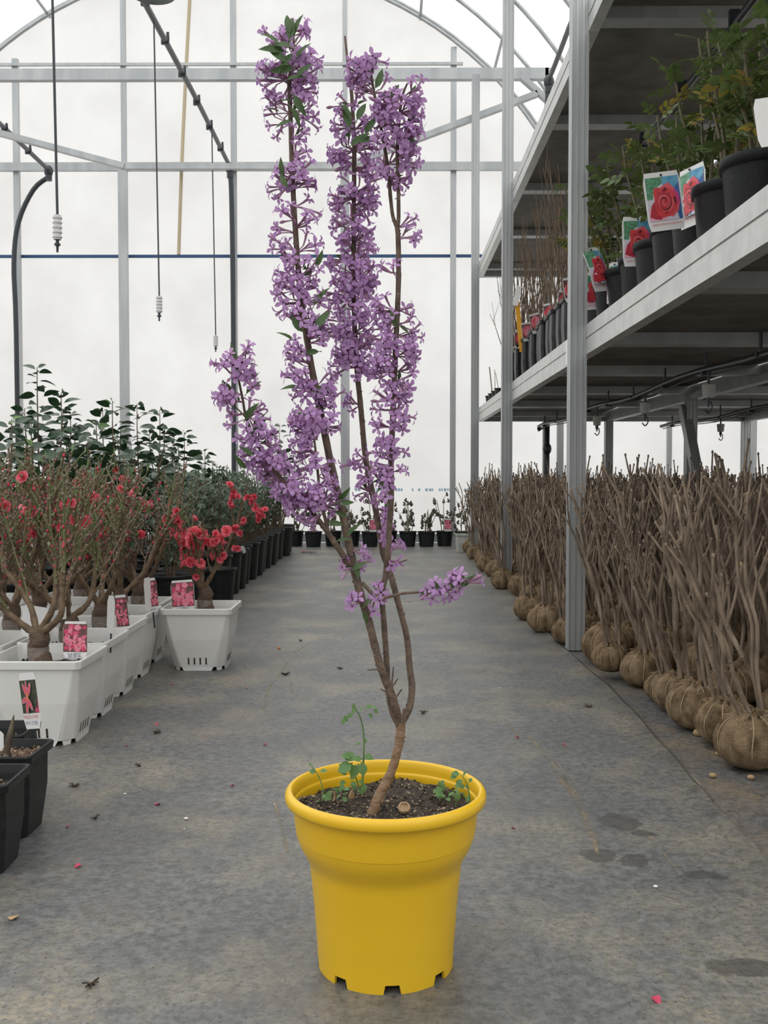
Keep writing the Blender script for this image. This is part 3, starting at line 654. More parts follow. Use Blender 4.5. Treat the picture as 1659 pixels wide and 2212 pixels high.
# ---- flowers
def flower(open_, mb=None):
    m = MB(); tl = .017
    m.tube([(0,0,0),(.0006,0,tl*.5),(0,0,tl)], [.0011,.0015,.0021], LILACTUBE, 5, cap=False)
    for k in range(4):
        a = PI/2*k + .2; L_ = .0128 if k % 2 == 0 else .0106; w = .0034 if k % 2 == 0 else .0029
        ca, sa = math.cos(a), math.sin(a); up = 1-open_
        def q(r, s_, z): return (ca*r-sa*s_, sa*r+ca*s_, tl+z)
        z1 = L_*(.16+.70*up); z2 = L_*(.06+.98*up); rr1 = L_*(.45*open_+.10); rr2 = L_*open_+.0008; rm = rr1+(rr2-rr1)*.62; zm = z1+(z2-z1)*.55
        m.add([q(.0012,-.0011,-.0005), q(.0012,.0011,-.0005), q(rr1,-w,z1), q(rr1,w,z1), q(rr1,0,z1*.74), q(rm,-w*.66,zm), q(rm,w*.66,zm), q(rr2,0,z2)],
              [(0,4,2),(0,1,4),(1,3,4),(2,4,5),(3,6,4),(4,6,5),(5,6,7)], LILAC, True)
    return m
FL = [flower(1.0), flower(.88), flower(.7)]
b_ = MB(); b_.tube([(0,0,0),(0,0,.010),(0,0,.015),(0,0,.019),(0,0,.0225)], [.001,.0014,.0027,.0024,.0004], LILACTUBE, 6); FL.append(b_)
FLM = [f_.mesh('flower') for f_ in FL]
def at_y(c, y):                                             # point of a stem at image row y
    best = None
    for i in range(len(c)-1):
        a, b = c[i]+PO, c[i+1]+PO
        ya = HZ_row(a); yb = HZ_row(b)
        if (ya-y)*(yb-y) <= 0 and abs(ya-yb) > 1e-6:
            t = (y-ya)/(yb-ya); return c[i].lerp(c[i+1], t)
    return min(c, key=lambda p: abs(HZ_row(p+PO)-y))
RXI = RX.transposed()
def proj(p):
    q = RXI @ (V(p)-V((0,0,CAMZ))); return (W/2 - q.x/q.z*F, H/2 + q.y/q.z*F)
def HZ_row(p): return proj(p)[1]
def at_x(c, x): return min(c, key=lambda p: abs(proj(p+PO)[0]-x))
flowers = []; leaves = []; R = random.Random(21)
def cluster_run(c, y0, y1, n_, spread, side=0, bud=.06, along='y', cam_bias=.25):
    k = 0
    while k < n_:
        y = R.uniform(y0, y1); p = at_y(c, y) if along == 'y' else at_x(c, y)
        per = min(R.choice((3,4,5,5)), n_-k)
        ax = rdir(R, -.35, .55); ax.x *= 1.5
        if side: ax.x = abs(ax.x)*side+.25*side
        if ax.y > .15 and R.random() < .6: ax.y = -ax.y
        if abs(ax.x) < .45 and ax.y < 0 and R.random() < .72: ax.x += .8*(1 if R.random() < .5 else -1) if not side else .8*side; ax.y *= .4
        ax.normalize()
        node = p + ax*.004; base = p + ax*R.uniform(.25, .62)*(spread*1.46/F-.022)
        if spread > 30 and (base-p).length > .006:
            pass
        for q in range(per):
            d = (ax*.9 + rdir(R)*.9 + V((0,-cam_bias,.05))).normalized()
            reach = max(.004, spread*1.12*1.46/F*R.uniform(.55, 1.08)-.019)
            b0 = p + (ax*.55+d*.45).normalized()*reach
            ty = 3 if R.random() < bud else R.choice((0,0,0,1,1,2))
            flowers.append((ty, frame(b0, d, R.uniform(0, 6.3), R.uniform(.88, 1.1)), p, b0))
        if R.random() < .34: leaves.append((p + ax*R.uniform(.003,.015), (ax+rdir(R)*.6+V((0,0,.3))).normalized(), R.uniform(.55, 1.0)))
        k += per
for a in ((sL,88,200,72,64),(sL,200,275,26,60),(sL,45,90,6,22),(sL,275,350,9,46,1),(sL,368,425,12,52,-1),(sL,385,480,17,56,1),(sL,470,560,22,52),(sL,555,640,36,60),(sL,640,720,34,58),(sL,720,830,38,56),(sL,825,935,58,52),
          (sL3,900,1000,46,44),(sL3,1000,1120,46,40),(sL2,775,870,34,50),(sL2,870,960,30,44),(sL2,950,1040,62,46),(sL2,1030,1105,48,42),(sL4,835,890,8,36),
          (sR,215,330,40,52),(sR,320,430,40,50),(sR,430,560,68,52),(sR,560,700,92,58),(sR,700,815,70,56),(sR,860,890,6,38,-1),(sR,965,1010,7,48,-1),(sR,1030,1090,9,46,-1),(sR,1095,1160,15,36),
          (sM1,120,230,48,52),(sM1,230,420,34,40),(sM2,185,300,44,56),(sM2,280,350,26,52),(sM2,335,400,14,50,1),(sM2,195,235,8,54,1),(sM,490,520,8,46),(sM,590,612,4,44,-1),(sM,668,760,46,56),(sM,750,830,42,52),(sM,848,910,26,50),(sM,910,1000,26,44),(sM,1000,1090,24,44),
          (sM,1185,1230,9,30,1),(sL,1215,1245,6,44,-1,.7),(sL,1180,1225,7,42,1,.4),(sL,1300,1335,6,40),(sM,1275,1330,8,30)):
    cluster_run(*a)
for x0, x1, n_ in ((905,960,14),(985,1015,13),(830,860,3)): cluster_run(sS, x0, x1, n_, 29, 0, .1, 'x')
# the ones that face the camera from nearest stay single flowers, the rest is one mass
flowers.sort(key=lambda q: (q[1].translation.y - .012*(-(q[1].to_3x3() @ V((0,0,1))).y)))
for ty, M_, p, b0 in flowers[:300]: inst('flower', FLM[ty], POT, M_)
m = MB()
for ty, M_, p, b0 in flowers[300:]: m.merge(FL[ty], M_)
o = m.build('flower_mass', POT); o['kind'] = 'stuff'; o['label'] = 'further lilac four-petalled flowers along the stems'
m = MB()
for ty, M_, p, b0 in flowers:
    if (b0-p).length > .004: m.tube([p, p.lerp(b0, .5)+V((0,0,.001)), b0], [.0011,.0009,.0009], LILACTUBE, 4, cap=False)
o = m.build('flower_stalks', POT); o['kind'] = 'stuff'
LM = leafshape(.030, .0088, LEAFG, .45, .25, 5).mesh('leaf')
for (x, y, dx, dy, s_) in ((605,95,-.8,.3,1.5),(590,105,-.9,.1,1.4),(600,118,-.6,.5,1.3),(585,80,-.7,.6,1.3),(628,60,.1,1,1.4),(622,50,-.2,1,1.2),(640,55,.3,1,1.2),(650,110,.5,.7,1.2),(618,130,-.6,-.6,1.4),(640,165,.5,.2,1.2),(610,150,-.8,-.2,1.3),(655,150,.6,.6,1.1),(645,225,.4,-.8,1.3),(640,250,.4,-.6,1.2),(612,215,-.8,.2,1),(612,265,-.9,-.1,1),
      (608,362,-.3,1,1.0),(612,390,-.5,.8,1),(690,560,.5,.8,1.0),(690,640,.5,.8,1.3),(695,690,.6,.9,1.4),(640,700,-.6,.7,1.2),(620,725,-.7,.6,1.1),(672,760,-.6,0,1),(630,835,-.9,.1,1.1),(690,840,.5,.3,1),(750,250,-.2,.9,1.4),(745,235,-.4,.9,1.2),(780,240,.4,.9,1.2),(790,300,.6,.3,1.2),(775,300,.7,.5,1.2),(742,1070,.7,.5,1),(745,1086,.9,.1,1),(760,1145,.6,.9,1.1),(725,1130,-.8,.2,.9),(735,1110,-.9,.3,.8),(740,1165,.8,.3,.9),(772,1230,.2,-.9,1.0),(775,1222,.6,.4,1),(800,1296,.6,.6,1),(790,1335,.3,-.6,.9),(1010,1255,.6,.6,1.2),(1000,1262,.3,.7,1),(520,1000,-.5,.5,1),(535,975,-.6,.6,1),(505,770,.1,1,1.3),(512,800,-.3,.9,1.0),(500,860,-.2,.5,1.1),(540,890,.5,.7,1.2),(560,920,.5,.7,1.2),(545,835,.4,.5,1.1),(850,690,-.4,.7,1),(825,1045,.3,.5,1),(820,170,.3,.6,1.2),(805,140,.3,.7,1.2),(850,200,.4,.5,1.1),(800,270,.5,.6,1.2)):
    Yl = 1.43 if x > 560 else 1.40
    dd = V((dx, R.uniform(-.5,.2), dy)).normalized(); inst('leaf', LM, POT, frame(P(x, y, Yl)-PO-dd*.016*s_, dd, R.uniform(-.9,.9), s_, (0,-1,.3)))
for p, d, s_ in leaves[:130]: inst('leaf', LM, POT, frame(p, d, R.uniform(0,6), s_*.85, (0,0,1)))

# ---- weeds sprouting in the pot
def weed(pts, Y, leaf_list, r=.0013):
    c = catmull([P(x, y, Y)-PO for x, y in pts], 4); m = MB(); m.tube(c, [r*1.3, r*.7], WEEDG, 6); st = m.build('weed', POT); st['label'] = 'thin green weed sprouting from the soil'
    for (x, y, dx, dy, s_) in leaf_list: inst('leaf', WL, st, frame(P(x, y, Y)-PO, (dx, R.uniform(-.6,.1), dy), R.uniform(-.4,.4), s_, (0,-.6,.8)))
WL = leafshape(.013, .0095, WEEDG, .12, .3, 4, .1).mesh('weed_leaf')
weed([(783,1712),(784,1665),(786,1620),(785,1580),(778,1550),(768,1530)], 1.45, [(770,1530,-.6,-.5,.8),(762,1540,-.7,-.6,.8),(752,1545,-.6,-.8,.9),(745,1550,-.4,-.9,.8),(775,1536,.5,.5,.7),(790,1530,.7,.4,.8),(800,1526,.9,.2,.8),(805,1532,.8,-.4,.8),(795,1540,.8,-.6,.8),(765,1532,-.1,.9,.7),(783,1640,-.9,.3,1.2),(770,1640,-.9,.4,1.7),(762,1648,-.8,-.3,1.9),(775,1650,-.5,-.7,1.8),(784,1632,.9,-.1,1.3),(780,1645,.2,-.9,1.6),(760,1636,-.9,.5,1.3),(786,1606,.4,.8,.6),(780,1610,-.6,.5,.6)])
weed([(780,1712),(772,1690),(765,1665),(758,1648)], 1.47, [(750,1672,-.6,.3,.8),(755,1680,.8,.2,.7),(748,1690,-.7,.1,.8),(757,1692,.7,.1,.8),(746,1660,-.6,.5,.9)], .001)
weed([(698,1716),(696,1700),(688,1676),(673,1654)], 1.44, [(684,1668,-.8,.2,.9),(690,1667,.8,.3,.9),(672,1654,-.6,.7,.4)], .0009)
weed([(1017,1738),(1013,1712),(1008,1690),(996,1674)], 1.42, [(994,1672,-.9,.2,1.0),(1000,1676,.2,.6,.7),(988,1674,-.9,-.2,.9),(1012,1690,.6,.7,.6)], .0009)
for cx_, cy_, n_, w_ in ((715,1735,9,34),(745,1718,6,20),(970,1718,16,40),(985,1735,8,25),(785,1715,6,18)):
    p0 = G(cx_, cy_, .238); m = MB(); m.tube([p0-PO-V((0,0,.006)), p0-PO+V((0,0,.006))], .001, WEEDG, 5); st = m.build('weed', POT)
    for q in range(n_): inst('leaf', WL, st, frame(p0-PO+V((R.uniform(-1,1)*w_*.0006, R.uniform(-1,1)*.014, R.uniform(0,.012))), (R.uniform(-1,1), R.uniform(-1,.4), R.uniform(.2,.9)), R.uniform(-.5,.5), R.uniform(.7,1.25), (0,-.5,.9)))

# ================================================================ NAME CARDS
_txt = {}
def text_mesh(body, mt):
    if (body, mt.name) in _txt: return _txt[(body, mt.name)]
    c = bpy.data.curves.new('lettering', 'FONT'); c.body = body; c.size = 1.0; c.align_x = 'CENTER'; c.align_y = 'CENTER'; c.resolution_u = 3
    o = bpy.data.objects.new('lettering_source', c); COL.objects.link(o)
    dg = bpy.context.evaluated_depsgraph_get(); dg.update(); me = bpy.data.meshes.new_from_object(o.evaluated_get(dg))
    bpy.data.objects.remove(o); bpy.data.curves.remove(c)
    vs_ = [tuple(v.co) for v in me.vertices]; fs = [tuple(p.vertices) for p in me.polygons]
    xs_ = [v[0] for v in vs_]; wd = max(xs_)-min(xs_); cx_ = (max(xs_)+min(xs_))/2; ys_ = [v[1] for v in vs_]; cy_ = (max(ys_)+min(ys_))/2
    _txt[(body, mt.name)] = ([(v[0]-cx_, v[1]-cy_) for v in vs_], fs, wd, max(ys_)-min(ys_)); bpy.data.meshes.remove(me)
    return _txt[(body, mt.name)]
def poly(m, pts, z, mt): m.add([(x, z, y) for x, y in pts], [tuple(range(len(pts)))], mt)     # card lies in XZ, faces -Y
def ell(cx_, cy_, rx, ry, a0=0, a1=2*PI, n_=12, rot=0):
    out = []
    for i in range(n_ if a1-a0 > 6.2 else n_+1):
        a = a0+(a1-a0)*i/n_; x, y = rx*math.cos(a), ry*math.sin(a); out.append((cx_+x*math.cos(rot)-y*math.sin(rot), cy_+x*math.sin(rot)+y*math.cos(rot)))
    return out
def card_body(w, h, th=.0012, rc=.006):
    m = MB(); o = []
    for cx_, cy_, a in ((w/2-rc, h-rc, 0), (-w/2+rc, h-rc, PI/2), (-w/2+rc, rc, PI), (w/2-rc, rc, 1.5*PI)):
        for q in range(4): o.append((cx_+rc*math.cos(a+q*PI/6), cy_+rc*math.sin(a+q*PI/6)))
    # strips so that the card can be bent
    n_ = len(o); m.add([(x, 0, y) for x, y in o]+[(x, th, y) for x, y in o], [tuple(range(n_))[::-1]][:0], CARD)
    N = 6
    for i in range(N):
        y0, y1 = h*i/N, h*(i+1)/N
        def inset(y): 
            e = min(y, h-y); return 0 if e >= rc else rc-math.sqrt(max(0, rc*rc-(rc-e)**2))
        i0, i1 = inset(y0), inset(y1)
        m.add([(-w/2+i0,0,y0),(w/2-i0,0,y0),(w/2-i1,0,y1),(-w/2+i1,0,y1),(-w/2+i0,th,y0),(w/2-i0,th,y0),(w/2-i1,th,y1),(-w/2+i1,th,y1)], [(0,1,2,3),(0,3,7,4),(1,5,6,2)], CARD)
        m.add([(-w/2+i0,th,y0),(w/2-i0,th,y0),(w/2-i1,th,y1),(-w/2+i1,th,y1)], [(3,2,1,0)], CARDB)
    return m
def rose_picture(w, h):
    m = MB(); x0, x1, y0, y1 = -w*.45, w*.45, h*.17, h*.915
    def q(u, v): return (x0+(x1-x0)*u, y0+(y1-y0)*v)
    e = -.00025; k = [1]
    def pg(pts, mt): poly(m, [q(u, v) for u, v in pts], e*k[0], mt); k[0] += .35
    for i in range(4):
        v0, v1 = i/4, (i+1)/4
        pg([(0,v0),(.55,v0),(.55,v1),(0,v1)], PGRN if i > 1 else PLIL); pg([(.5,v0),(1,v0),(1,v1),(.5,v1)], PBLU if i > 1 else PNAV)
    pg([(.8,.45),(1,.4),(1,.85),(.86,.72)], PNAV); pg([(.1,.3),(.25,.25),(.38,.8),(.2,.62)], PLIL); pg([(.35,.78),(.55,.7),(.5,.85)], PLIL)
    pg([(0,0),(.75,0),(.9,.12),(.5,.2),(0,.3)], PPNK); pg([(.55,0),(.9,0),(.85,.16),(.6,.12)], PLIL)
    pg([(.02,.1),(.1,.36),(.22,.46),(.5,.2),(.35,.02),(.2,.04)], PRED3)
    pg([(.22,.42),(.2,.66),(.24,.76),(.38,.76),(.55,.72),(.45,.2),(.26,.12)], PRED)
    pg([(.3,.5),(.46,.78),(.68,.86),(.82,.74),(.95,.58),(.98,.42),(.9,.2),(.72,.06),(.5,.12),(.3,.3)], PRED2)
    pg([(.82,.74),(.95,.58),(.98,.42),(.86,.3),(.78,.55)], PMAG)
    pg([(.3,.36),(.25,.15),(.42,.06),(.6,.1),(.7,.2),(.5,.25)], PRED)
    pg(ell(.55,.42,.34,.34,0,2*PI,14,.3), PRED); pg([(.5,.7),(.58,.76),(.62,.7),(.5,.6),(.42,.56)], PDRK)
    pg([(.78,.52),(.86,.5),(.86,.32),(.8,.4)], PDRK); pg([(.28,.46),(.33,.66),(.38,.62),(.33,.4)], PDRK); pg([(.42,.2),(.62,.26),(.7,.3),(.66,.22),(.52,.14)], PDRK)
    cx_, cy_ = .5, .42
    for i, (r, mt) in enumerate(((.25,PRED2),(.235,PRED3),(.21,PRED),(.185,PDRK),(.17,PRED2),(.135,PRED3),(.115,PRED),(.09,PDRK),(.075,PRED2),(.05,PRED3),(.03,PRED))):
        pg(ell(cx_+.012*math.cos(i*2.1), cy_+.012*math.sin(i*2.1), r*1.12, r, 0, 2*PI, 11, i*.7), mt)
    return m
def blossom_picture(w, h):
    m = MB(); R_ = random.Random(9); x0, x1, y0, y1 = -w*.49, w*.49, h*.16, h*.93
    poly(m, [(x0,y0),(x1,y0),(x1,y1),(x0,y1)], -.0002, PBRN); k = 1.6
    for i in range(60):
        u = R_.uniform(.12, .95); v = R_.uniform(.08, .9)
        if u < .3 and v > .75: continue
        c_ = (x0+(x1-x0)*u, y0+(y1-y0)*v); r = w*R_.uniform(.06, .15); a0 = R_.uniform(0, 6)
        pts = [(c_[0]+r*(.55+.45*abs(math.cos(2.5*a)))*math.cos(a+a0), c_[1]+r*(.55+.45*abs(math.cos(2.5*a)))*math.sin(a+a0)) for a in [2*PI*j/15 for j in range(15)]]
        pts = [(min(max(x, x0), x1), min(max(y, y0), y1)) for x, y in pts]
        poly(m, pts, -.0002*k, (PBL1, PBL2, PBL1, PBL3)[i % 4]); k += .25
    return m
def lily_picture(w, h):
    m = MB(); x0, x1, y0, y1 = -w*.48, w*.48, h*.28, h*.87
    def q(u, v): return (x0+(x1-x0)*u, y0+(y1-y0)*v)
    poly(m, [q(0,0), q(1,0), q(1,1), q(0,1)], -.0002, PDKG); k = 2
    poly(m, [q(.78,.05), q(.9,.2), q(.95,.0), q(.98,.4), q(1,.4), q(1,0)], -.0003, PBL2)
    for a, L_, wd in ((95,.52,.12),(62,.5,.15),(118,.5,.15),(200,.42,.16),(255,.55,.17),(300,.45,.15)):
        a = math.radians(a); c_ = (.46, .48)
        for sc, mt in ((1.15, PWHT), (1.0, PBL2), (.55, PRED2)):
            pts = []
            for t, s_ in ((0,.4),(.45,1),(.8,.7),(1,0),(.8,-.7),(.45,-1),(0,-.4)):
                r = L_*t*(1.06 if sc > 1 else 1); o_ = wd*.5*s_*sc; pts.append(q(min(1, max(0, c_[0]+(r*math.cos(a)-o_*math.sin(a))*1.0)), min(1, max(0, c_[1]+(r*math.sin(a)+o_*math.cos(a))*.95))))
            poly(m, pts, -.0002*k, mt); k += .4
    poly(m, [q(*p) for p in ell(.47,.5,.05,.12)], -.0002*k, PYEL)
    return m
def lettering(lines):
    m = MB()
    for body, mt, cx_, cz_, wd in lines:
        vs_, fs, w0, h0 = text_mesh(body, mt); s_ = wd/w0
        m.add([(cx_+x*s_, -.0026, cz_+y*s_) for x, y in vs_], fs, mt)
    return m
def bend(m, kx=0, kz=0, zc=0):
    m.v = [(x, y+kx*x*x+kz*(z-zc)**2, z) for x, y, z in m.v]; return m
def card(parent_or_none, M_, kind, w, h, bx=0, bz=0, stake=None, lab=None, hole=True):
    """returns the card as a part of its plant"""
    o = bend(card_body(w, h), bx, bz).build('name_card', parent_or_none, M_)
    if lab: o['label'] = lab
    if kind == 'rose':
        bend(rose_picture(w, h), bx, bz).build('picture', o); bend(lettering([('유럽장미(흑장미(오클라호마)', INKR, 0, h*.105, w*.82)]), bx, bz).build('lettering', o)
    elif kind == 'peach':
        bend(blossom_picture(w, h), bx, bz).build('picture', o); bend(lettering([('남경도', INKB, 0, h*.08, w*.55)]), bx, bz).build('lettering', o)
    elif kind == 'lily':
        bend(lily_picture(w, h), bx, bz).build('picture', o); bend(lettering([('백합(소르본', INKR, 0, h*.215, w*.86), ('향이 진함', INKB, 0, h*.115, w*.72)]), bx, bz).build('lettering', o)
    if hole: m = MB(); m.tube([(0, -.0025+bz*h*h, h*.945), (0, .002+bz*h*h, h*.945)], .0035, BLACKPIPE, 8); m.build('card_hole', o)
    return o

# ================================================================ WHITE SQUARE POTS WITH FLOWERING PEACH
NO = 16
def octa(w, c, z):
    out = []
    for k in range(4):
        a = k*PI/2; ca, sa = math.cos(a), math.sin(a)
        for u in (0, .18, .82, 1):                         # soft-edged chamfer between two faces
            e = .22*c*(u*(1-u))/.1476 if 0 < u < 1 else 0
            x, y = w-c+c*u+e*.29, -w+c*u-e*.29
            out.append((x*ca-y*sa, x*sa+y*ca, z))
    return out
def square_pot(wt, wb, h, ct, cb, lip, m_, notch_=True):
    m = MB()
    rings = [octa(wb, cb, .014 if notch_ else 0), octa(wb+(wt-wb)*.5, cb+(ct*1.3-cb)*.5, h*.5), octa(wt-.010, ct, h-lip-.002), octa(wt-.002, ct, h-lip), octa(wt, ct, h-.003), octa(wt-.001, ct, h), octa(wt-.007, ct, h), octa(wt-.012, ct, h-lip), octa(wt-.024, ct*2.2, h*.6)]
    vs_ = [p for r in rings for p in r]
    m.add(vs_, [(i*NO+j, i*NO+(j+1) % NO, (i+1)*NO+(j+1) % NO, (i+1)*NO+j) for i in range(len(rings)-1) for j in range(NO)], m_)
    m.add(octa(wb-.002, cb, .015 if notch_ else .002), [tuple(range(NO))[::-1]], m_)
    if notch_:
        for k in range(4):
            Rk = Matrix.Rotation(k*PI/2, 4, 'Z'); a = wb-cb
            m.add([(-a*.86,-wb,0),(a*.86,-wb,0),(a,-wb,.0142),(-a,-wb,.0142),(-a*.86,-wb+.004,0),(a*.86,-wb+.004,0),(a,-wb+.004,.0142),(-a,-wb+.004,.0142)], [(0,1,2,3),(5,4,7,6),(1,5,6,2),(4,0,3,7),(4,5,1,0)], m_, False, Rk)
            Rk = Matrix.Rotation(k*PI/2+PI/4, 4, 'Z'); d = (2*wb-cb)/math.sqrt(2)
            m.add([(-.010,-d,0),(.010,-d,0),(.014,-d,.0142),(-.014,-d,.0142),(-.010,-d+.004,0),(.010,-d+.004,0),(.014,-d+.004,.0142),(-.014,-d+.004,.0142)], [(0,1,2,3),(5,4,7,6),(1,5,6,2),(4,0,3,7),(4,5,1,0)], m_, False, Rk)
    return m
WPOT = square_pot(.135, .098, .238, .014, .038, .022, WHITEP).mesh('pot')
def slot_mesh():
    m = MB(); w, h0 = .1005, .024
    for k in range(4):
        Rk = Matrix.Rotation(k*PI/2, 4, 'Z')
        for x in (-.033,-.011,.011,.033): m.add([(x-.0028,-w-.0003,h0),(x+.0028,-w-.0003,h0),(x+.0028,-w-.0045,h0+.026),(x-.0028,-w-.0045,h0+.026),(x-.0028,-w+.003,h0),(x+.0028,-w+.003,h0),(x+.0028,-w-.001,h0+.026),(x-.0028,-w-.001,h0+.026)], [(0,1,2,3),(0,4,5,1),(1,5,6,2),(2,6,7,3),(3,7,4,0)], SOIL, False, Rk)
    return m
SLOTME = slot_mesh().mesh('drain_slots')
def soil_sq(w, c, z, seed, amp=.006):
    R_ = random.Random(seed); m = MB(); N = 7; vv = [(x*w/N, y*w/N, z+R_.uniform(-amp, amp)) for y in range(-N, N+1) for x in range(-N, N+1)]; n_ = 2*N+1
    m.add(vv, [(j*n_+i, j*n_+i+1, (j+1)*n_+i+1, (j+1)*n_+i) for j in range(n_-1) for i in range(n_-1)], SOIL, True)
    for k in range(50): m.ball((R_.uniform(-w,w)*.95, R_.uniform(-w,w)*.95, z+.004), R_.uniform(.002,.005), SOIL if k % 3 else GRIT, 5, 3)
    return m
SOILSQ = soil_sq(.111, .02, .196, 4).mesh('soil')
def blossom(opn):
    m = MB()
    for ring, (n_, L_, tilt, rot) in enumerate(((6,.013,.25,0),(6,.0105,.75,.5),(4,.007,1.15,.2))):
        for k in range(n_):
            a = 2*PI*k/n_+rot; t = tilt+(1-opn)*.5; w = L_*.52; ca, sa = math.cos(a), math.sin(a)
            def q(r, s_, lift=0): return (ca*r*math.cos(t)-sa*s_, sa*r*math.cos(t)+ca*s_, r*math.sin(t)+lift)
            m.add([q(.001,0), q(L_*.6,-w,.001), q(L_*.65,0,-.001), q(L_*.6,w,.001), q(L_,-w*.6,.0015), q(L_*1.02,w*.5,.0005)], [(0,2,1),(0,3,2),(1,2,4),(2,5,4),(2,3,5)], BLOSS, True)
    m.ball((0,0,.003), .003, BLOSSC, 5, 3); m.tube([(0,0,-.006),(0,0,.001)], [.0012,.002], BUDR, 5)
    return m
BLM = [blossom(1).mesh('blossom'), blossom(.6).mesh('blossom'), blossom(.2).mesh('blossom')]
PLEAF = leafshape(.035, .007, CAML2, .3, .3, 4, .05).mesh('leaf')
def peach_tree(seed, loc, label, hgt, nfl, lean=(0,0), spread=1.0, group='potted flowering peach trees', potz=.186, rot=0.0, dense=1.0, fl_low=.15, pot=True, nbr=None, twz=.55):
    R_ = random.Random(seed); t = thing('potted_peach_tree', label, 'potted plant', loc, group, rot)
    inst('pot', WPOT, t); inst('drain_slots', SLOTME, t); inst('soil', SOILSQ, t)
    b0 = V((R_.uniform(-.02,.02), R_.uniform(-.02,.02), potz)); hk = b0+V((R_.uniform(-.01,.01), 0, .115))
    m = MB(); c = catmull([b0, b0+V((.008,0,.03)), b0+V((-.004,.004,.06)), b0+V((.006,0,.09)), hk], 3); m.tube(c, [.034,.031,.026,.028,.024], PEACHT, 10, jit=.08, rnd=R_); m.build('trunk', t)
    m = MB(); m.tube([b0+V((.006,0,.028)), b0+V((0,.002,.05)), b0+V((.0,.002,.072))], [.031,.030,.029], GRAF, 10, cap=False); m.build('graft_tape', t)
    tips = []; buds = MB()
    for k in range(nbr or R_.choice((4,5))):
        a = 2*PI*k/4.5+R_.uniform(-.4,.4)+seed; d = V((math.cos(a)*spread, math.sin(a)*.8*spread, R_.uniform(.75,1.3)))
        L_ = hgt*R_.uniform(.25,.36); p1 = hk+d.normalized()*L_*.5; p2 = hk+d.normalized()*L_+V((lean[0], lean[1], .05))
        m = MB(); c = catmull([hk-V((0,0,.012)), p1+rdir(R_)*.015, p2], 7); m.tube(c, [.0115,.0085,.0062], PEACHB, 8, jit=.2, rnd=R_)
        for q in range(R_.choice((5,6,6))):
            s_ = c[R_.randrange(6, len(c))]; dd = V((d.x*.35+R_.uniform(-.35,.35), d.y*.35+R_.uniform(-.35,.35), 1)).normalized(); tl = (hgt-(s_.z-potz))*R_.uniform(.6,1.0)
            if tl < .06: continue
            e = s_+dd*tl+V((lean[0]*.6, 0, 0)); mid = s_.lerp(e, .5)+V((R_.uniform(-.03,.03), R_.uniform(-.03,.03), 0)); tw = catmull([s_, s_.lerp(mid,.5)+V((R_.uniform(-.012,.012),0,0)), mid, e], 3)
            gm = TWIGG if R_.random() < .45 else PEACHB; m.tube(tw, [.0042,.0034,.0027,.0016], gm, 5)
            tips.append(tw)
            for u in range(R_.choice((1,2,3))):
                s2 = tw[R_.randrange(2, len(tw)-2)]; d2 = (dd+rdir(R_, -.1, .6)*.9).normalized(); e2 = s2+d2*tl*R_.uniform(.25,.5); tw2 = [s2, s2.lerp(e2,.5)+V((0,0,.006)), e2]; m.tube(tw2, [.003,.0024,.0016], TWIGG if R_.random() < .6 else TWIGB, 5); tips.append(tw2)
        m.build('branch', t)
    for tw in tips:
        for i in range(len(tw)-1):
            for q in range(3):
                if R_.random() < .8*dense:
                    p = tw[i].lerp(tw[i+1], R_.random())+rdir(R_)*.004
                    buds.ball(p, R_.uniform(.0024,.0052), BUDR if R_.random() < .16 else BUDW, 5, 3, (1,1,1.3))
    o = buds.build('buds', t); o['kind'] = 'stuff'
    for k in range(nfl):
        tw = R_.choice(tips); p = tw[R_.randrange(0 if R_.random() < fl_low else 1, len(tw))]
        for q in range(R_.choice((1,1,2,3))):
            d = (rdir(R_, -.3,.8)+V((0,-.7,0))).normalized(); inst('blossom', BLM[R_.choice((0,0,1,2))], t, frame(p+d*.010+rdir(R_)*.014, d, R_.uniform(0,6), R_.uniform(1.15,1.7)))
    for k in range(26):
        tw = R_.choice(tips); p = tw[-1]; inst('leaf', PLEAF, t, frame(p-V((0,0,R_.uniform(0,.03))), (rdir(R_, .3, 1)+V((0,0,.8))).normalized(), R_.uniform(0,6), R_.uniform(.6,1.1)))
    return t, R_
wp = [(-.958, 2.765, .62, 6, 'white square pot of budding peach with a pink blossom card, foremost of its row'),
      (-.973, 3.06, .66, 5, 'budding peach in white square pot with a card turned edge on, second in row'),
      (-.985, 3.355, .66, 4, 'budding peach in white pot with tilted pink blossom card by its rim'),
      (-1.0, 3.65, .62, 5, 'budding peach in white pot beside the full-bloom peach')]
trees = []
for i, (x, y, h, nf, lab) in enumerate(wp):
    t, R_ = peach_tree(31+i, (x, y, 0), lab, h, nf, (-.05 if i < 2 else 0, 0)); trees.append(t)
for i, (x, y, h, nf) in enumerate(((-1.26, 3.0, .66, 9), (-1.275, 3.30, .68, 8), (-1.287, 3.60, .66, 6), (-1.30, 3.90, .66, 7), (-1.58, 3.78, .66, 8), (-1.02, 3.945, .64, 5), (-1.59, 4.07, .64, 6), (-1.31, 4.20, .62, 6))):
    peach_tree(51+i, (x, y, 0), 'budding peach in a white square pot, further in behind the front row of white pots', h, nf, group='white pots behind the front row')
tE, R_ = peach_tree(77, (-.722, 3.82, 0), 'flowering peach dense with red double blossoms in a lone white pot', .40, 60, (.0,0), 1.0, dense=.5, fl_low=.6)
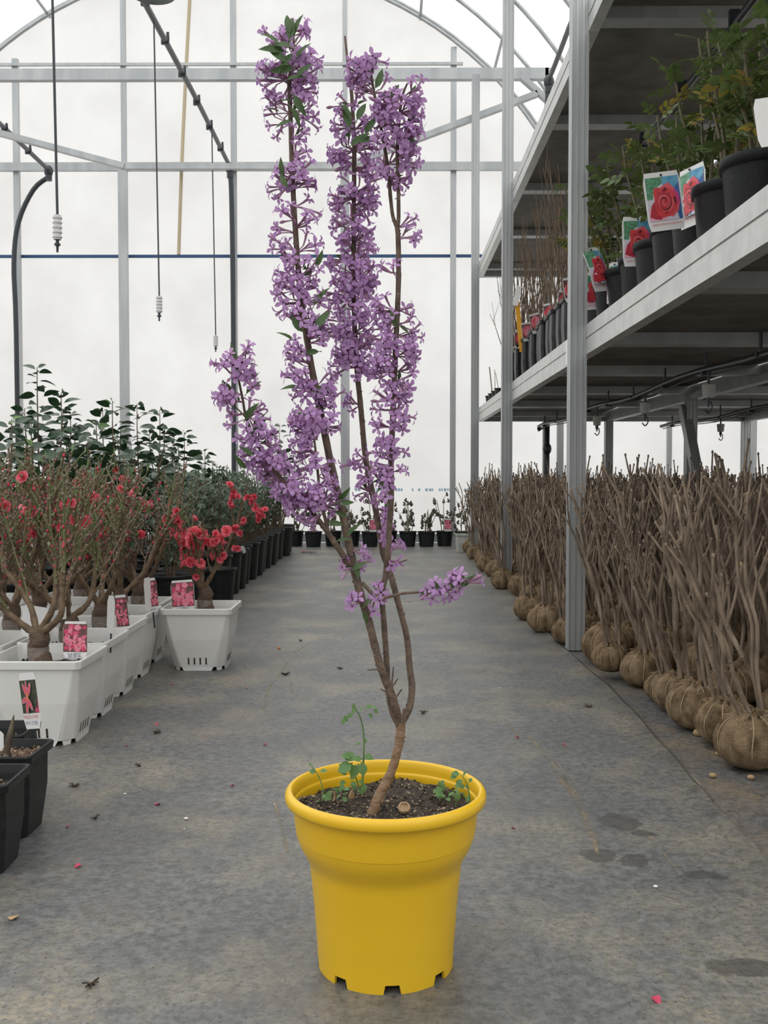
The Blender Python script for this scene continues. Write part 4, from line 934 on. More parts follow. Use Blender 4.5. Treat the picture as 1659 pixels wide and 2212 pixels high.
# cards in the white pots
def in_thing(t, p): return V(p)-V(t.location)
def putcard(t, x, y, Y, kind, w, h, yaw=0, roll=0, tilt=0, stake=True, lab=None, bx=0, bz=0):
    p = in_thing(t, P(x, y, Y))
    M_ = Matrix.Translation(p) @ Matrix.Rotation(yaw, 4, 'Z') @ Matrix.Rotation(tilt, 4, 'X') @ Matrix.Rotation(roll, 4, 'Y')
    o = card(t, M_, kind, w, h, bx, bz, lab=lab, hole=False)
    if stake: m = MB(); m.tube([(0,.004,h*.9),(0,.004,-.06)], .003, BLACKPIPE, 5); m.build('stake', o)
    return o
putcard(trees[0], 162, 1421, 2.70, 'peach', .066, .100, .05, .02, 0, False, 'pink blossom card in a white pot')
putcard(trees[2], 268, 1366, 3.29, 'peach', .050, .125, -.35, -.12, 0, True)
putcard(trees[3], 332, 1322, 3.62, 'peach', .045, .125, .7, -.1, 0, True)
putcard(trees[3], 322, 1318, 3.60, 'plain', .04, .12, 1.2, -.1, 0, False)
putcard(trees[1], 238, 1368, 3.0, 'plain', .03, .115, -.5, .05, 0, True)
putcard(trees[1], 72, 1378, 2.92, 'plain', .085, .095, -.2, .12, 0, True)
o = putcard(trees[1], 112, 1352, 2.94, 'plain', .09, .034, .1, -.5, 0, False)
lettering([('남경도 12', INKT, 0, .017, .06)]).build('lettering', o)
putcard(tE, 397, 1321, 3.72, 'peach', .086, .118, .1, -.06, -.05, False, 'pink blossom card leaning in the lone white pot')
m = MB(); p = in_thing(trees[1], P(136, 1312, 2.93)); m.tube([p, p+V((0,0,-.034))], .0095, CARD, 10); m.tube([p+V((0,0,-.03)), p+V((0,0,-.15))], .004, PEACHB, 6); m.build('white_clip', trees[1])

# ================================================================ BLACK SQUARE POTS WITH LILIES (lower left)
BPOT = square_pot(.072, .052, .172, .010, .014, .016, BLACKP, False).mesh('pot'); SOILB = soil_sq(.058, .01, .135, 8, .004).mesh('soil')
PERL = mat('perlite_mix', (.10, .055, .03), .9, 0, (.5, .42, .3), 150, .5, 200, lo=.5, hi=.72)
SOILP = soil_sq(.058, .01, .135, 9, .004); SOILP.mats = [PERL if q == SOIL else q for q in SOILP.mats]; SOILP = SOILP.mesh('soil')
SHOOT = mat('lily_shoot', (.07, .045, .04), .6, 0, (.13, .11, .06), 40)
lil = []
for i, (x, y, lab) in enumerate(((-.765, 1.845, 'black square pot of dark soil, foremost of the lily pots'), (-.785, 2.03, 'black square pot of gritty soil with a brown lily shoot'), (-.865, 2.19, 'black square pot behind with a pink lily card standing in it'))):
    t = thing('potted_lily', lab, 'potted plant', (x, y, 0), 'black lily pots', (.03, -.02, .05)[i]); inst('pot', BPOT, t); inst('soil', SOILP if i == 1 else SOILB, t, (0, 0, (.005,.02,.005)[i])); lil.append(t)
    m = MB(); c = (0.0, .02) if i != 1 else (.005, .0)
    if i == 1: m.tube(catmull([(-.002,-.01,.13),(.0,-.008,.17),(.006,-.004,.205),(.012,0,.24)], 3), [.008,.0075,.006,.001], SHOOT, 8); m.build('lily_shoot', t)
    if i == 0: m.ball((.03,.0,.14), .018, TANL, 8, 5, (1.2,1,.6)); m.build('bulb_tip', t)
    if i == 2: m.ball((.02,.02,.14), .008, TANL, 6, 4); m.build('bulb_tip', t)
o = card(lil[2], Matrix.Translation(in_thing(lil[2], P(66, 1576, 2.13))) @ Matrix.Rotation(-.5, 4, 'Z') @ Matrix.Rotation(-.16, 4, 'Y'), 'lily', .050, .122, 4, 0, lab='pink lily card', hole=False)
m = MB(); m.tube([(0,.006,.118),(0,.006,-.06)], .003, BLACKPIPE, 6); m.build('stake', o)
o = card(lil[1], Matrix.Translation(in_thing(lil[1], P(-4, 1622, 1.99))), 'plain', .024, .04, hole=False)

# ================================================================ CAMELLIAS AND SHRUBS IN ROUND BLACK POTS (left)
def round_pot(r, h, m_=BLACKP, n_=20, lip=.02):
    m = MB(); m.lathe([(0,.004),(r*.76,.0),(r*.78,.01),(r*.93,h-lip-.004),(r*.94,h-lip),(r,h-lip),(r*1.01,h-.003),(r,h),(r*.95,h),(r*.92,h-lip*1.3),(r*.90,h*.8)], m_, n_, True); return m
def soil_disc(r, z): m = MB(); m.lathe([(0,z+.006),(r*.5,z+.004),(r,z)], SOIL, 16); return m
RPM = round_pot(.122, .265).mesh('pot'); RPS = soil_disc(.114, .232).mesh('soil')
CLM = [leafshape(.085, .042, CAML, .25, .3, 5, .1).mesh('leaf'), leafshape(.07, .036, CAML, .35, .15, 5, .1).mesh('leaf'), leafshape(.075, .034, CAML2, .4, .1, 5, .1).mesh('leaf')]
POTS = []
def camellia(seed, x, ytop, Y, n_, lab, young=0):
    R_ = random.Random(seed); top = P(x, ytop, Y); top.x = top.x if Y > 9 else min(top.x, -1.315); POTS.append((top.x, Y)); t = thing('camellia_bush', lab, 'potted plant', (top.x, Y, 0), 'camellias in black pots'); inst('pot', RPM, t); inst('soil', RPS, t)
    hz = top.z
    for k in range(4):
        dx, dy = (0, 0) if k == 0 else (R_.uniform(-.16,.16), R_.uniform(-.15,.15)); z1 = hz*(1 if k == 0 else R_.uniform(.72,.95)); e = V((dx if k else 0, dy, z1))
        c = catmull([V((dx*.1, dy*.1, .22)), V((dx*.5+R_.uniform(-.02,.02), dy*.5, .22+(z1-.22)*.45)), V((dx*.9, dy*.9, .22+(z1-.22)*.8)), e], 4)
        m = MB(); m.tube(c, [.009,.006,.0035,.002], TWIGB, 5); m.build('stem', t)
        for q in range(n_//4):
            u = (q+.5)/(n_//4); u = .28+.72*u; i = min(int(u*(len(c)-1)), len(c)-2); p = c[i].lerp(c[i+1], u*(len(c)-1)-i); a = q*2.4+R_.uniform(-.5,.5)
            d = V((math.cos(a), math.sin(a), R_.uniform(-.1,.7))).normalized(); sprd = .11*(1-u)*R_.random()
            inst('leaf', CLM[2 if (young and u > .9) else R_.choice((0,0,1))], t, frame(p+d*sprd, d, R_.uniform(-1.2,1.2), R_.uniform(.95,1.35)*(1-.3*max(0, u-.8)/.2), (0,0,1)))
    return t, R_, hz
cl = [(25,905,4.75,76),(80,793,5.1,80),(132,848,5.5,80),(190,950,5.0,72),(222,885,5.7,76),(243,868,5.35,72),(296,872,6.1,80),(345,885,6.4,80),(398,935,6.75,76),(446,975,7.1,72),(480,1000,7.4,64),(150,960,4.5,72),(330,985,5.14,72),(404,1020,5.62,72),(268,985,4.72,72),(20,960,4.4,60),(604,915,9.2,64),(440,1030,5.93,64)]
CLN = {1: 'tall glossy camellia bush whose top shoots rise above all the other bushes', 5: 'camellia bush with pale young leaves at its tip', 12: 'camellia bush with a large red bloom', 14: 'camellia bush with small dark red blooms among white pots'}
for i, (x, yt_, Y, n_) in enumerate(cl):
    t, R_, hz = camellia(100+i, x, yt_, Y, int(n_*1.35), CLN.get(i, 'glossy dark green camellia bush in a round black pot'), i in (5, 0))
    if i in (12, 14):
        for q in range(3 if i == 12 else 2):
            m = MB()
            for k in range(12):
                a = k*2.4; rr = .004+.0024*k; M_ = frame((0,0,0), (math.cos(a)*rr*30, math.sin(a)*rr*30, 1.0), 0, 1, (math.cos(a), math.sin(a), 0)); leafshape(.04, .035, CAMR, -.3, -.2, 3, 0, M_, m)
            m.build('camellia_bloom', t, frame((R_.uniform(-.08,.08), -.14, hz*(.9-.12*q)), (R_.uniform(-.3,.3), -1, .2)))
# column of shrubs along the aisle edge
def shrub_foliage(seed, h, r, mt, leafL, n_):
    R_ = random.Random(seed); m = MB(); ml = leafshape(leafL, leafL*.33, mt, .3, .15, 3, .05)
    for k in range(9):
        a = k*2.4; e = V((math.cos(a)*r*R_.uniform(.3,.8), math.sin(a)*r*R_.uniform(.3,.8), h*R_.uniform(.75,1.0))); m.tube([V((e.x*.1, e.y*.1, .22)), V((e.x*.6, e.y*.6, .22+(e.z-.22)*.5)), e], [.005,.0035,.0018], TWIGB, 4)
        for q in range(n_//9):
            u = R_.uniform(.25,1); p = V((e.x*u, e.y*u, .22+(e.z-.22)*u))+rdir(R_)*R_.uniform(0,.05); m.merge(ml, frame(p, (rdir(R_)+V((0,0,.7))).normalized(), R_.uniform(0,6), R_.uniform(.7,1.2)))
    return m.mesh('foliage')
SHF = [shrub_foliage(1, .80, .17, OLIVE, .045, 420), shrub_foliage(2, .86, .17, OLIVE, .042, 420), shrub_foliage(3, .78, .18, FIRG, .036, 480)]
POTS.append((-.95, 5.5)); y = 4.75; k = 0
while y < 9.75:
    if any((-1.045-a)**2+(y-b)**2 < .235**2 for a, b in POTS): y += .292; k += 1; continue
    POTS.append((-1.045, y)); dk = y > 7.6
    lab = 'small leaved dark green shrub, %s in the aisle row from the gable' % ORD[int((9.75-y)/.292)] if dk else 'grey green fine leaved shrub, %s in the aisle row behind the white pots' % ORD[k]
    t = thing('potted_shrub', lab, 'potted plant', (-1.045-.012*math.sin(k*2), y, 0), 'dark shrubs along the aisle' if dk else 'grey green shrubs along the aisle', k*1.3)
    inst('pot', RPM, t); inst('soil', RPS, t); o = inst('foliage', SHF[2] if dk else SHF[k % 2], t, Matrix.Scale(.92+.12*((k*7) % 5)/5, 4)); o['kind'] = 'stuff'
    if abs(y-5.35) < .15 or abs(y-6.55) < .15:
        c_ = bend(card_body(.09, .05), 0, 0).build('name_card', t, Matrix.Rotation(-k*1.3, 4, 'Z') @ Matrix.Translation((.08, -.135, .23)) @ Matrix.Rotation(-.35, 4, 'Y') @ Matrix.Rotation(.2, 4, 'X'))
    y += .292; k += 1
for j, X in enumerate((-1.36, -1.68)):
    y = 5.9+.4*j; k = 0
    while y < 9.6:
        if any((X-a)**2+(y-b)**2 < .245**2 for a, b in POTS): y += .11; k += 1; continue
        POTS.append((X, y)); t = thing('potted_shrub', 'leafy green shrub in a black pot, inner row behind the aisle shrubs', 'potted plant', (X, y, 0), 'inner rows of shrubs', k*1.7); inst('pot', RPM, t); inst('soil', RPS, t); o = inst('foliage', SHF[(k+j) % 3], t); o['kind'] = 'stuff'; y += .33; k += 1
# flowering peach further down the aisle, in a black pot
R_ = random.Random(5); t = thing('potted_peach_tree', 'slender flowering peach in a black pot among the grey green shrubs', 'potted plant', (-.95, 5.5, 0)); inst('pot', RPM, t, Matrix.Scale(.85, 4)); inst('soil', RPS, t, Matrix.Scale(.85, 4))
tips = []
for pts in ([(493,1180),(505,1140),(497,1080),(500,1040)], [(497,1165),(520,1130),(548,1105),(566,1085)], [(510,1145),(520,1100),(530,1065),(535,1040)]):
    c = catmull([in_thing(t, P(x, y_, 5.5)) for x, y_ in pts], 4)
    if pts[0][1] == 1180: c = [V((0,0,.2))]+c
    m = MB(); m.tube(c, [.010,.007,.005,.003], PEACHB, 6); m.build('branch', t); tips += c[3:]
for (x, y_) in ((502,1062),(505,1075),(510,1068),(498,1090),(535,1072),(545,1085),(552,1095),(560,1105),(563,1115),(555,1120),(568,1100),(513,1140),(518,1150),(505,1145),(509,1183),(528,1125),(548,1078),(500,1050)):
    for q in range(2): d = (rdir(R_)+V((0,-.8,0))).normalized(); inst('blossom', BLM[R_.choice((0,1))], t, frame(in_thing(t, P(x+R_.uniform(-5,5), y_+R_.uniform(-5,5), 5.47)), d, R_.uniform(0,6), 1.6))

# ================================================================ BACK ROW OF DRIED PERENNIALS BY THE GABLE
BRP = round_pot(.095, .16, BLACKP, 18, .014).mesh('pot'); BRS = soil_disc(.088, .14).mesh('soil')
def dried(seed):
    R_ = random.Random(seed); m = MB(); hd = MB(); lf = []
    for k in range(7):
        a = R_.uniform(0,6.3); r = R_.uniform(.02,.13); h = R_.uniform(.22,.52); e = V((math.cos(a)*r, math.sin(a)*r, h)); c = catmull([V((math.cos(a)*.03, math.sin(a)*.03, .13)), V((e.x*.5+R_.uniform(-.02,.02), e.y*.5, h*.6)), e], 3); m.tube(c, [.006,.0045,.003], DRY, 5)
        for q in range(R_.choice((2,3,4))):
            p = c[R_.randrange(3, len(c))]; e2 = p+rdir(R_, .1,.9)*R_.uniform(.03,.07); m.tube([p, e2], [.003,.002], DRY, 4)
            lf.append(e2)
    return m.mesh('dried_stems'), lf
DRM = [dried(q) for q in range(4)]
hd_ = MB(); R_ = random.Random(44)
for w_ in range(7): hd_.ball(rdir(R_)*.014, R_.uniform(.007,.013), DRYH, 5, 3)
HDM = hd_.mesh('seed_head')
for i, x in enumerate((596, 637, 678, 719, 759.5, 800, 840, 881, 921, 961, 1001)):
    lab = 'dried perennial in a black pot, %s along the gable wall from the rack' % ORD[10-i]
    if i in (5, 9): lab = ('dried perennial with a pink flower card, behind the shrub stems', 'dried perennial with a pink flower card beside the thin wall post')[i == 9]
    p = G(x, 1170); t = thing('dried_perennial', lab, 'potted plant', (P(x, 1170, 10.45).x, 10.45+.06*math.sin(i*2.3), 0), 'row of black pots along the gable wall', i*.9)
    inst('pot', BRP, t); inst('soil', BRS, t); a, b = DRM[i % 4]; inst('dried_stems', a, t)
    for j, e2 in enumerate(b): inst('seed_head', HDM, t, Matrix.Translation(e2) @ Matrix.Rotation(j*1.3, 4, 'Z'))
    if i in (5, 9):
        o = card(t, Matrix.Rotation(-i*.9, 4, 'Z') @ Matrix.Translation((.03, -.1, .16)), 'peach', .075, .13, hole=False)
        m = MB(); m.tube([(0,.004,.1),(0,.004,-.03)], .003, BLACKPIPE, 4); m.build('stake', o)
m = square_pot(.10, .08, .17, .01, .01, .015, SPRK, False); t = thing('planter_box', 'grey plastic box planter with green sprouts by the foot of the far rack post', 'planter', (P(1012, 1180, 9.6).x-.02, 9.75, 0)); m.build('box', t)
m = MB(); 
for k in range(30): leafshape(.06, .02, CAML2, .3, .2, 3, .1, frame((R.uniform(-.08,.08), R.uniform(-.08,.08), .13), rdir(R, .3, 1), R.uniform(0,6)), m)
m.build('sprouts', t)

# ================================================================ BARE SHRUBS WITH BURLAP ROOT BALLS (right, under the rack)
def burlap_ball(seed):
    R_ = random.Random(seed); m = MB(); na, nz = 60, 14; vv = []; lob = 10; ph = R_.uniform(0,6); r0 = .094
    for i in range(nz+1):
        u = i/nz; th = -PI/2+PI*u*.93
        for j in range(na):
            a = 2*PI*j/na; g_ = 1-.12*(abs(math.cos(lob*(a+ph)/2))**4)*math.cos(th)-.02*math.sin(3*a+ph); r = r0*math.cos(th)**.8*g_ if math.cos(th) > 0 else .004
            z = .062+.066*math.sin(th)*(1 if u < .5 else 1.12); r *= 1+.02*math.sin(5*a+7*u)
            if u > .86: z += .012*math.cos(lob*a+ph)*(u-.86)/.14; r = max(r, .016)
            vv.append((r*math.cos(a), r*math.sin(a), z))
    m.add(vv, [(i*na+j, i*na+(j+1) % na, (i+1)*na+(j+1) % na, (i+1)*na+j) for i in range(nz) for j in range(na)], BURL, True)
    m.add(vv[-na:], [tuple(range(na))], BURL)
    tw = MB()
    for k in range(lob):
        a = 2*PI*k/lob-ph; pts = []
        for i in range(9):
            th = -.9+2.2*i/8; r = r0*math.cos(th)**.8*.895+.001; z = .062+.066*math.sin(th)*(1 if th < 0 else 1.12); a2 = a+.03*math.sin(i+k); pts.append((r*math.cos(a2), r*math.sin(a2), z+.001))
        tw.tube(pts, .0017, TWINE, 5)
    for k in range(44):                                     # loose ends round the collar
        a = R_.uniform(0,6.3); r = R_.uniform(.012,.06); p = V((r*math.cos(a), r*math.sin(a), .135-.5*r)); d = rdir(R_, -.1,.5); e = p+d*R_.uniform(.02,.055); tw.tube([p-V((0,0,.008)), p.lerp(e,.5)+V((0,0,.008)), e-V((0,0,.006))], .0011, TWINE, 4, cap=False)
    cl_ = MB()
    for j in range(5): a = j*1.3; cl_.tube(catmull([(.02*math.cos(a), .02*math.sin(a), .125), (.028*math.cos(a+.5), .028*math.sin(a+.5), .142), (.02*math.cos(a+1), .02*math.sin(a+1), .138)], 3), .008, BURL, 6)
    m.merge(cl_); return m.mesh('root_ball'), tw.mesh('twine')
BB = [burlap_ball(q) for q in range(4)]
def bare_stem(seed, h, lean, r0, fancy=True):
    R_ = random.Random(seed); m = MB(); e = V((lean[0], lean[1], h)); pts = [V((0,0,-.03))]
    for i in range(1, 6): u = i/5; pts.append(V((e.x*u**1.15, e.y*u**1.15, h*u))+V((R_.uniform(-1,1), R_.uniform(-1,1), 0))*.013*(u < 1))
    c = catmull(pts, 4); k = len(c)*2//3
    m.tube(c[:k+1], [r0, r0*.85], STEMM, 7, jit=.2, rnd=R_); m.tube(c[k:], [r0*.85, r0*.62], STEMD, 7, jit=.22, rnd=R_)
    for i in range(3, len(c)):
        if R_.random() < .5: m.ball(c[i]+rdir(R_)*r0*.7, r0*R_.uniform(.5,.85), STEMM if i < k else STEMD, 5, 3)
    for q in range(R_.choice((2,3,4)) if fancy else 2):
        i = R_.randrange(len(c)//2, len(c)-1); d = (rdir(R_, 0, .5)*.55+V((lean[0], lean[1], 1))).normalized(); L_ = R_.uniform(.05,.2); e2 = c[i]+d*L_
        m.tube([c[i], c[i].lerp(e2,.4)+rdir(R_)*.008, e2], [r0*.7, r0*.55, r0*.45], STEMD if q % 2 else STEMM, 5, jit=.1, rnd=R_); m.ball(e2, r0*.75, STEMD, 5, 3, (1,1,1.5))
        if R_.random() < .13: m.ball(e2+V((0,0,.004)), r0*.6, R_.choice((BUDY, BUDGRN, BUDR)), 5, 3, (1,1,1.6))
    m.ball(c[-1], r0*.8, STEMD, 5, 3, (1,1,1.6))
    return m
SV = []
for q in range(14):
    R_ = random.Random(200+q); SV.append((bare_stem(q, R_.uniform(.42,.63), (R_.uniform(-.12,.08), R_.uniform(-.07,.07)), R_.uniform(.0050,.0078)), None))
SVM = [s_[0].mesh('stem') for s_ in SV]
GRP = []
for q in range(6):
    R_ = random.Random(300+q); m = MB()
    for k in range(7): m.merge(R_.choice(SV)[0], Matrix.Translation((R_.uniform(-.035,.035), R_.uniform(-.035,.035), .13)) @ Matrix.Rotation(R_.uniform(-.8,.8), 4, 'Z') @ Matrix.Scale(R_.uniform(.9,1.12), 4))
    GRP.append(m.mesh('stems'))
def root_ball_shrub(seed, x, y, s_, near, lab, group, z=0.0, lean=0.0):
    R_ = random.Random(seed); t = thing('bare_root_ball_shrub', lab, 'shrub', (x, y, z), group)
    a, b = BB[seed % 4]; rz = R_.uniform(0,6.3); M_ = Matrix.Rotation(rz, 4, 'Z') @ Matrix.Scale(s_, 4); inst('root_ball', a, t, M_)
    if near: o = inst('twine', b, t, M_)
    if near:
        for k in range(R_.choice((4,5,6))):
            inst('stem', R_.choice(SVM), t, Matrix.Translation((R_.uniform(-.035,.035), R_.uniform(-.035,.035), .135*s_)) @ Matrix.Rotation(lean*R_.uniform(.3,1.0), 4, 'Y') @ Matrix.Rotation(R_.uniform(-.6,.6), 4, 'Z') @ Matrix.Scale(R_.uniform(.92,1.12), 4))
    else: inst('stems', R_.choice(GRP), t, Matrix.Rotation(R_.uniform(-.5,.5), 4, 'Z'))
    return t
front = [(1622,1673,1.0),(1568,1620,.9),(1507,1585,1.0),(1464,1545,.85),(1432,1523,.92),(1390,1489,.9),(1310,1439,1.08),(1366,1424,.98),(1284,1388,.9),(1226,1380,.85),(1181,1371,.97),(1143,1342,.9),(1152,1316,.9),(1087,1274,.9),(1127,1287,.9),(1052,1236,.92),(1068,1248,.8),(1028,1210,.9),(1045,1222,.85)]
occ = []; R = random.Random(9)
LABN = 'bare brown shrub with burlap root ball in the row at the edge of the aisle'
for i, (x, yb, s_) in enumerate(front):
    p = G(x, yb); p.y += .075*s_; p.x *= p.y/(p.y-.075*s_)
    lab = 'burlap balled bare shrub, %s in the edge row before the near rack post' % ORD[max(0, 8-i)] if i < 9 else 'burlap balled bare shrub, %s in the edge row past the near rack post' % ORD[i-9]
    if i == 6: lab = 'bare shrub with squat burlap root ball just in front of the near rack post'
    if i == 10: lab = 'bare shrub with round burlap root ball just behind the near rack post'
    s_ = min([s_] + [(math.hypot(p.x-a, p.y-b)-.0945*r)/.0945 for a, b, r in occ]); s_ = max(s_, .6)
    root_ball_shrub(400+i, p.x, p.y, s_, True, lab, 'root balled shrubs at the aisle edge', 0, -.30 if i < 9 else -.10); occ.append((p.x, p.y, s_))
cand = []
y = 2.5
row = 0
while y < 9.6:
    x = .80 + (.09 if row % 2 else 0)
    while x < 2.75: cand.append((x+R.uniform(-.025,.025), y+R.uniform(-.025,.025))); x += .186
    y += .186; row += 1
cand.sort(key=lambda q: (q[0]-.7)*1.0+.0*q[1])
cnt = 0; nn_ = 0
for x, y in cand:
    if VX+x*F/y > 1800 or y/F*(-1) > 0: continue
    sc_ = min([R.uniform(.88, 1.0)] + [(math.hypot(x-a, y-b)-.0945*r)/.0945 for a, b, r in occ])
    if sc_ < .74: continue
    if any((x-RX_)**2+(y-b)**2 < .13**2 for RX_ in (RKX, RKX2) for b in RKY) or (abs(x-1.465) < .12 and abs(y-8.9) < .12): continue
    if x > 1.30 and y < 4.2 and x > 1.1+.12*y: pass
    depth_in = x-.78
    if cnt > 268: break
    near = depth_in < .34 and y < 7
    occ.append((x, y, sc_)); cnt += 1
    root_ball_shrub(500+cnt, x, y, sc_, near, 'bare brown shrub with burlap root ball packed under the rack behind the edge row', 'root balled shrubs packed under the rack', R.uniform(0,.03) if near else 0, -.06)

# ================================================================ POTTED ROSES ON THE LOWER RACK DECK
ZD = ZL1-.015
ROP = round_pot(.112, .232, BLACKPD, 28, .028).mesh('pot'); ROS = soil_disc(.10, .20).mesh('soil')
def rose_leaf(mt):
    m = MB(); m.tube([(0,0,0),(0,0,.05)], .0008, ROSEC, 4, cap=False)
    for (z, a, L_) in ((.018,1.0,.026),(.018,-1.0,.026),(.036,.9,.03),(.036,-.9,.03),(.05,0,.036)):
        leafshape(L_, L_*.62, mt, .2, .15, 4, .05, frame((0,0,z), (0, math.sin(a), math.cos(a)), 0, 1, (1,0,0)), m)
    return m.mesh('leaf')
RLM = [rose_leaf(ROSEL), rose_leaf(ROSEL), rose_leaf(ROSELY)]
def rose(seed, x, y, top, n_, lab, lx=0.0):
    R_ = random.Random(seed); t = thing('potted_rose', lab, 'potted plant', (x, y, ZD), 'roses on the lower rack deck'); inst('pot', ROP, t); inst('soil', ROS, t)
    for k in range(4):
        a = k*1.7+seed; e = V((math.cos(a)*.10+lx, math.sin(a)*.08, (top-ZD)*R_.uniform(.75,1.0))); c = catmull([V((math.cos(a)*.02, math.sin(a)*.02, .19)), V((e.x*.35, e.y*.4, .19+(e.z-.19)*.4)), V((e.x*.8, e.y*.8, .19+(e.z-.19)*.75)), e], 4)
        m = MB(); m.tube(c, [.0065,.0055,.0045,.0035], ROSEC, 6)
        for q in range(14): i = R_.randrange(1, len(c)-1); d = rdir(R_, -.4,.2); m.tube([c[i]+d*.004, c[i]+d*.011], [.0018,.0003], ROSEC, 4, cap=False)
        m.build('cane', t)
        for q in range(n_//4):
            i = R_.randrange(3, len(c)); d = (rdir(R_, -.2,.7)+V((-.15,-.3,0))).normalized(); p = c[i]
            inst('leaf', RLM[2 if R_.random() < .14 else 0], t, frame(p, d, R_.uniform(-1.1,1.1), R_.uniform(.9,1.5), (0,0,1)))
    return t
rs = [(1.0,2.38,2.06,64,.0),(1.0,2.70,1.97,64,-.02),(1.0,2.95,2.09,56,-.02),(1.0,3.185,2.03,52,0),(1.0,3.42,2.05,48,0),(1.0,3.655,2.02,44,0),(1.0,3.89,2.06,44,0),(1.0,4.13,2.06,44,-.04),(1.0,4.37,2.1,48,-.10),(1.0,4.61,2.12,44,-.10),(1.0,4.85,2.06,40,-.06)]
rl = []
for i, (x, y, top, n_, lx) in enumerate(rs):
    rl.append(rose(600+i, x, y, top, int(n_*.95), {2: 'leafy rose in black pot with a large red rose card, facing the aisle', 5: 'rose bush in black pot with an upright red rose card half covered', 7: 'rose bush in black pot with a narrow curled rose card', 8: 'rose bush in black pot with rose cards beside the near rack post'}.get(i, 'leafy rose bush in black pot, %s on the deck %s the near rack post' % ((ORD[7-i], 'before') if i < 8 else (ORD[i-8], 'past'))), lx))
for i in range(8):
    y = 2.5+.28*i; rose(640+i, 1.27, y, 2.03, 36, 'rose bush in a black pot in the second row on the lower rack deck')
def rcard(t, xc, yb, Y, w, h, yaw, roll, bx=0, bz=0):
    M_ = Matrix.Translation(in_thing(t, P(xc, yb, Y))) @ Matrix.Rotation(yaw, 4, 'Z') @ Matrix.Rotation(roll, 4, 'Y')
    o = card(t, M_, 'rose', w, h, bx, bz); o['label'] = 'printed red rose card'
    m = MB(); m.tube(catmull([(0, .002, h*.945), (.02, .03, h*.8), (.035, .05, h*.4)], 3), .0012, CARD, 4); m.build('tie', o)
rcard(rl[2], 1443, 497, 2.99, .113, .172, .10, -.15); rcard(rl[3], 1492, 487, 3.02, .113, .178, -1.15, -.05, 3)
rcard(rl[5], 1381, 575, 3.72, .120, .182, .05, -.04); rcard(rl[5], 1411, 560, 3.74, .11, .17, -1.2, 0, 3)
rcard(rl[7], 1306, 628, 4.15, .095, .188, .5, -.16, 6, 1.5); rcard(rl[8], 1322, 655, 4.25, .10, .17, -1.2, .1, 2)
rcard(rl[9], 1291, 668, 4.45, .125, .165, .0, -.08)
o = bend(card_body(.06, .11), 0, 0).build('name_card', rl[0], Matrix.Translation(in_thing(rl[0], P(1668, 315, 2.31))) @ Matrix.Rotation(-.15, 4, 'Y'))
# tall narrow pots with bare twigs and red cards further along the deck
TP = square_pot(.066, .05, .285, .012, .014, .02, BLACKP, False).mesh('pot'); TS = soil_sq(.052, .01, .255, 3, .004).mesh('soil')
def twigs(seed):
    R_ = random.Random(seed); m = MB()
    for k in range(7):
        a = R_.uniform(0,6.3); e = V((math.cos(a)*R_.uniform(.03,.18), math.sin(a)*R_.uniform(.03,.12), R_.uniform(.6,1.02))); s0 = V((e.x*.08, e.y*.08, .25)); c = catmull([s0, s0.lerp(e,.4)+rdir(R_)*.015, s0.lerp(e,.75)+rdir(R_)*.012, e], 3); m.tube(c, [.0045,.0036,.0026,.0015], TWIGB, 5)
        for q in range(2): p = c[R_.randrange(3, len(c)-1)]; e2 = p+V((R_.uniform(-.07,.07), R_.uniform(-.05,.05), R_.uniform(.08,.2))); m.tube([p, e2], [.0022,.001], TWIGB, 4)
    return m.mesh('twigs')
TWM = [twigs(q) for q in range(4)]
y = 5.08; k = 0
while y < 7.75:
    t = thing('potted_rose_twig', 'bare twiggy rose in tall narrow black pot, %s past the near rack post' % ORD[k], 'potted plant', (.935+.012*math.sin(k*3), y, ZD), 'tall pots of bare twigs on the rack'); inst('pot', TP, t); inst('soil', TS, t); o = inst('twigs', TWM[k % 4], t, Matrix.Rotation(k*1.1, 4, 'Z'))
    if k % 2 == 0:
        o = bend(card_body(.085, .12), 2).build('name_card', t, Matrix.Translation((R.uniform(-.03,.02), -.07, .26)) @ Matrix.Rotation(R.uniform(-.2,.6), 4, 'Z') @ Matrix.Rotation(R.uniform(-.35,.1), 4, 'Y'))
        mm_ = MB(); poly(mm_, [(-.04,.02),(.04,.02),(.04,.108),(-.04,.108)], -.0004, PBRN); 
        for q in range(6): poly(mm_, ell(R.uniform(-.012,.012), .066+R.uniform(-.012,.012), .03, .032, 0, 2*PI, 9, q), -.0006-.0002*q, (PRED2, PBL1, PRED)[q % 3])
        bend(mm_, 2).build('picture', o)
    y += .182; k += 1
t = thing('yellow_label_stake', 'tall yellow plastic label stake with a white card standing among the twigs', 'label stake', tuple(P(1127, 760, 6.55)))
m = MB(); a = V((0,0,0)); b = P(1117, 652, 6.55)-V(t.location); m.bar(a, b, .03, .003, YTAG, up=(0,1,0)); m.build('stake', t)
m = MB(); m.bar(P(1113,660,6.54)-V(t.location), P(1121,618,6.54)-V(t.location), .035, .002, CARD, up=(0,1,0)); m.build('white_card', t)
for k in range(4):
    t = thing('seedling_pot', 'small black pot with a short stick at the far end of the rack deck', 'pot', (.90, 8.05+.25*k, ZD), 'small pots at the far end of the rack'); inst('pot', BRP, t, Matrix.Scale(.6, 4)); inst('soil', BRS, t, Matrix.Scale(.6, 4))
    m = MB(); m.tube(catmull([(0,0,.07),(.005,0,.12),(-.02 if k % 2 else 0,0,.2+.05*k)], 2), .005 if k == 3 else .0025, DRY, 5); m.build('stick', t)

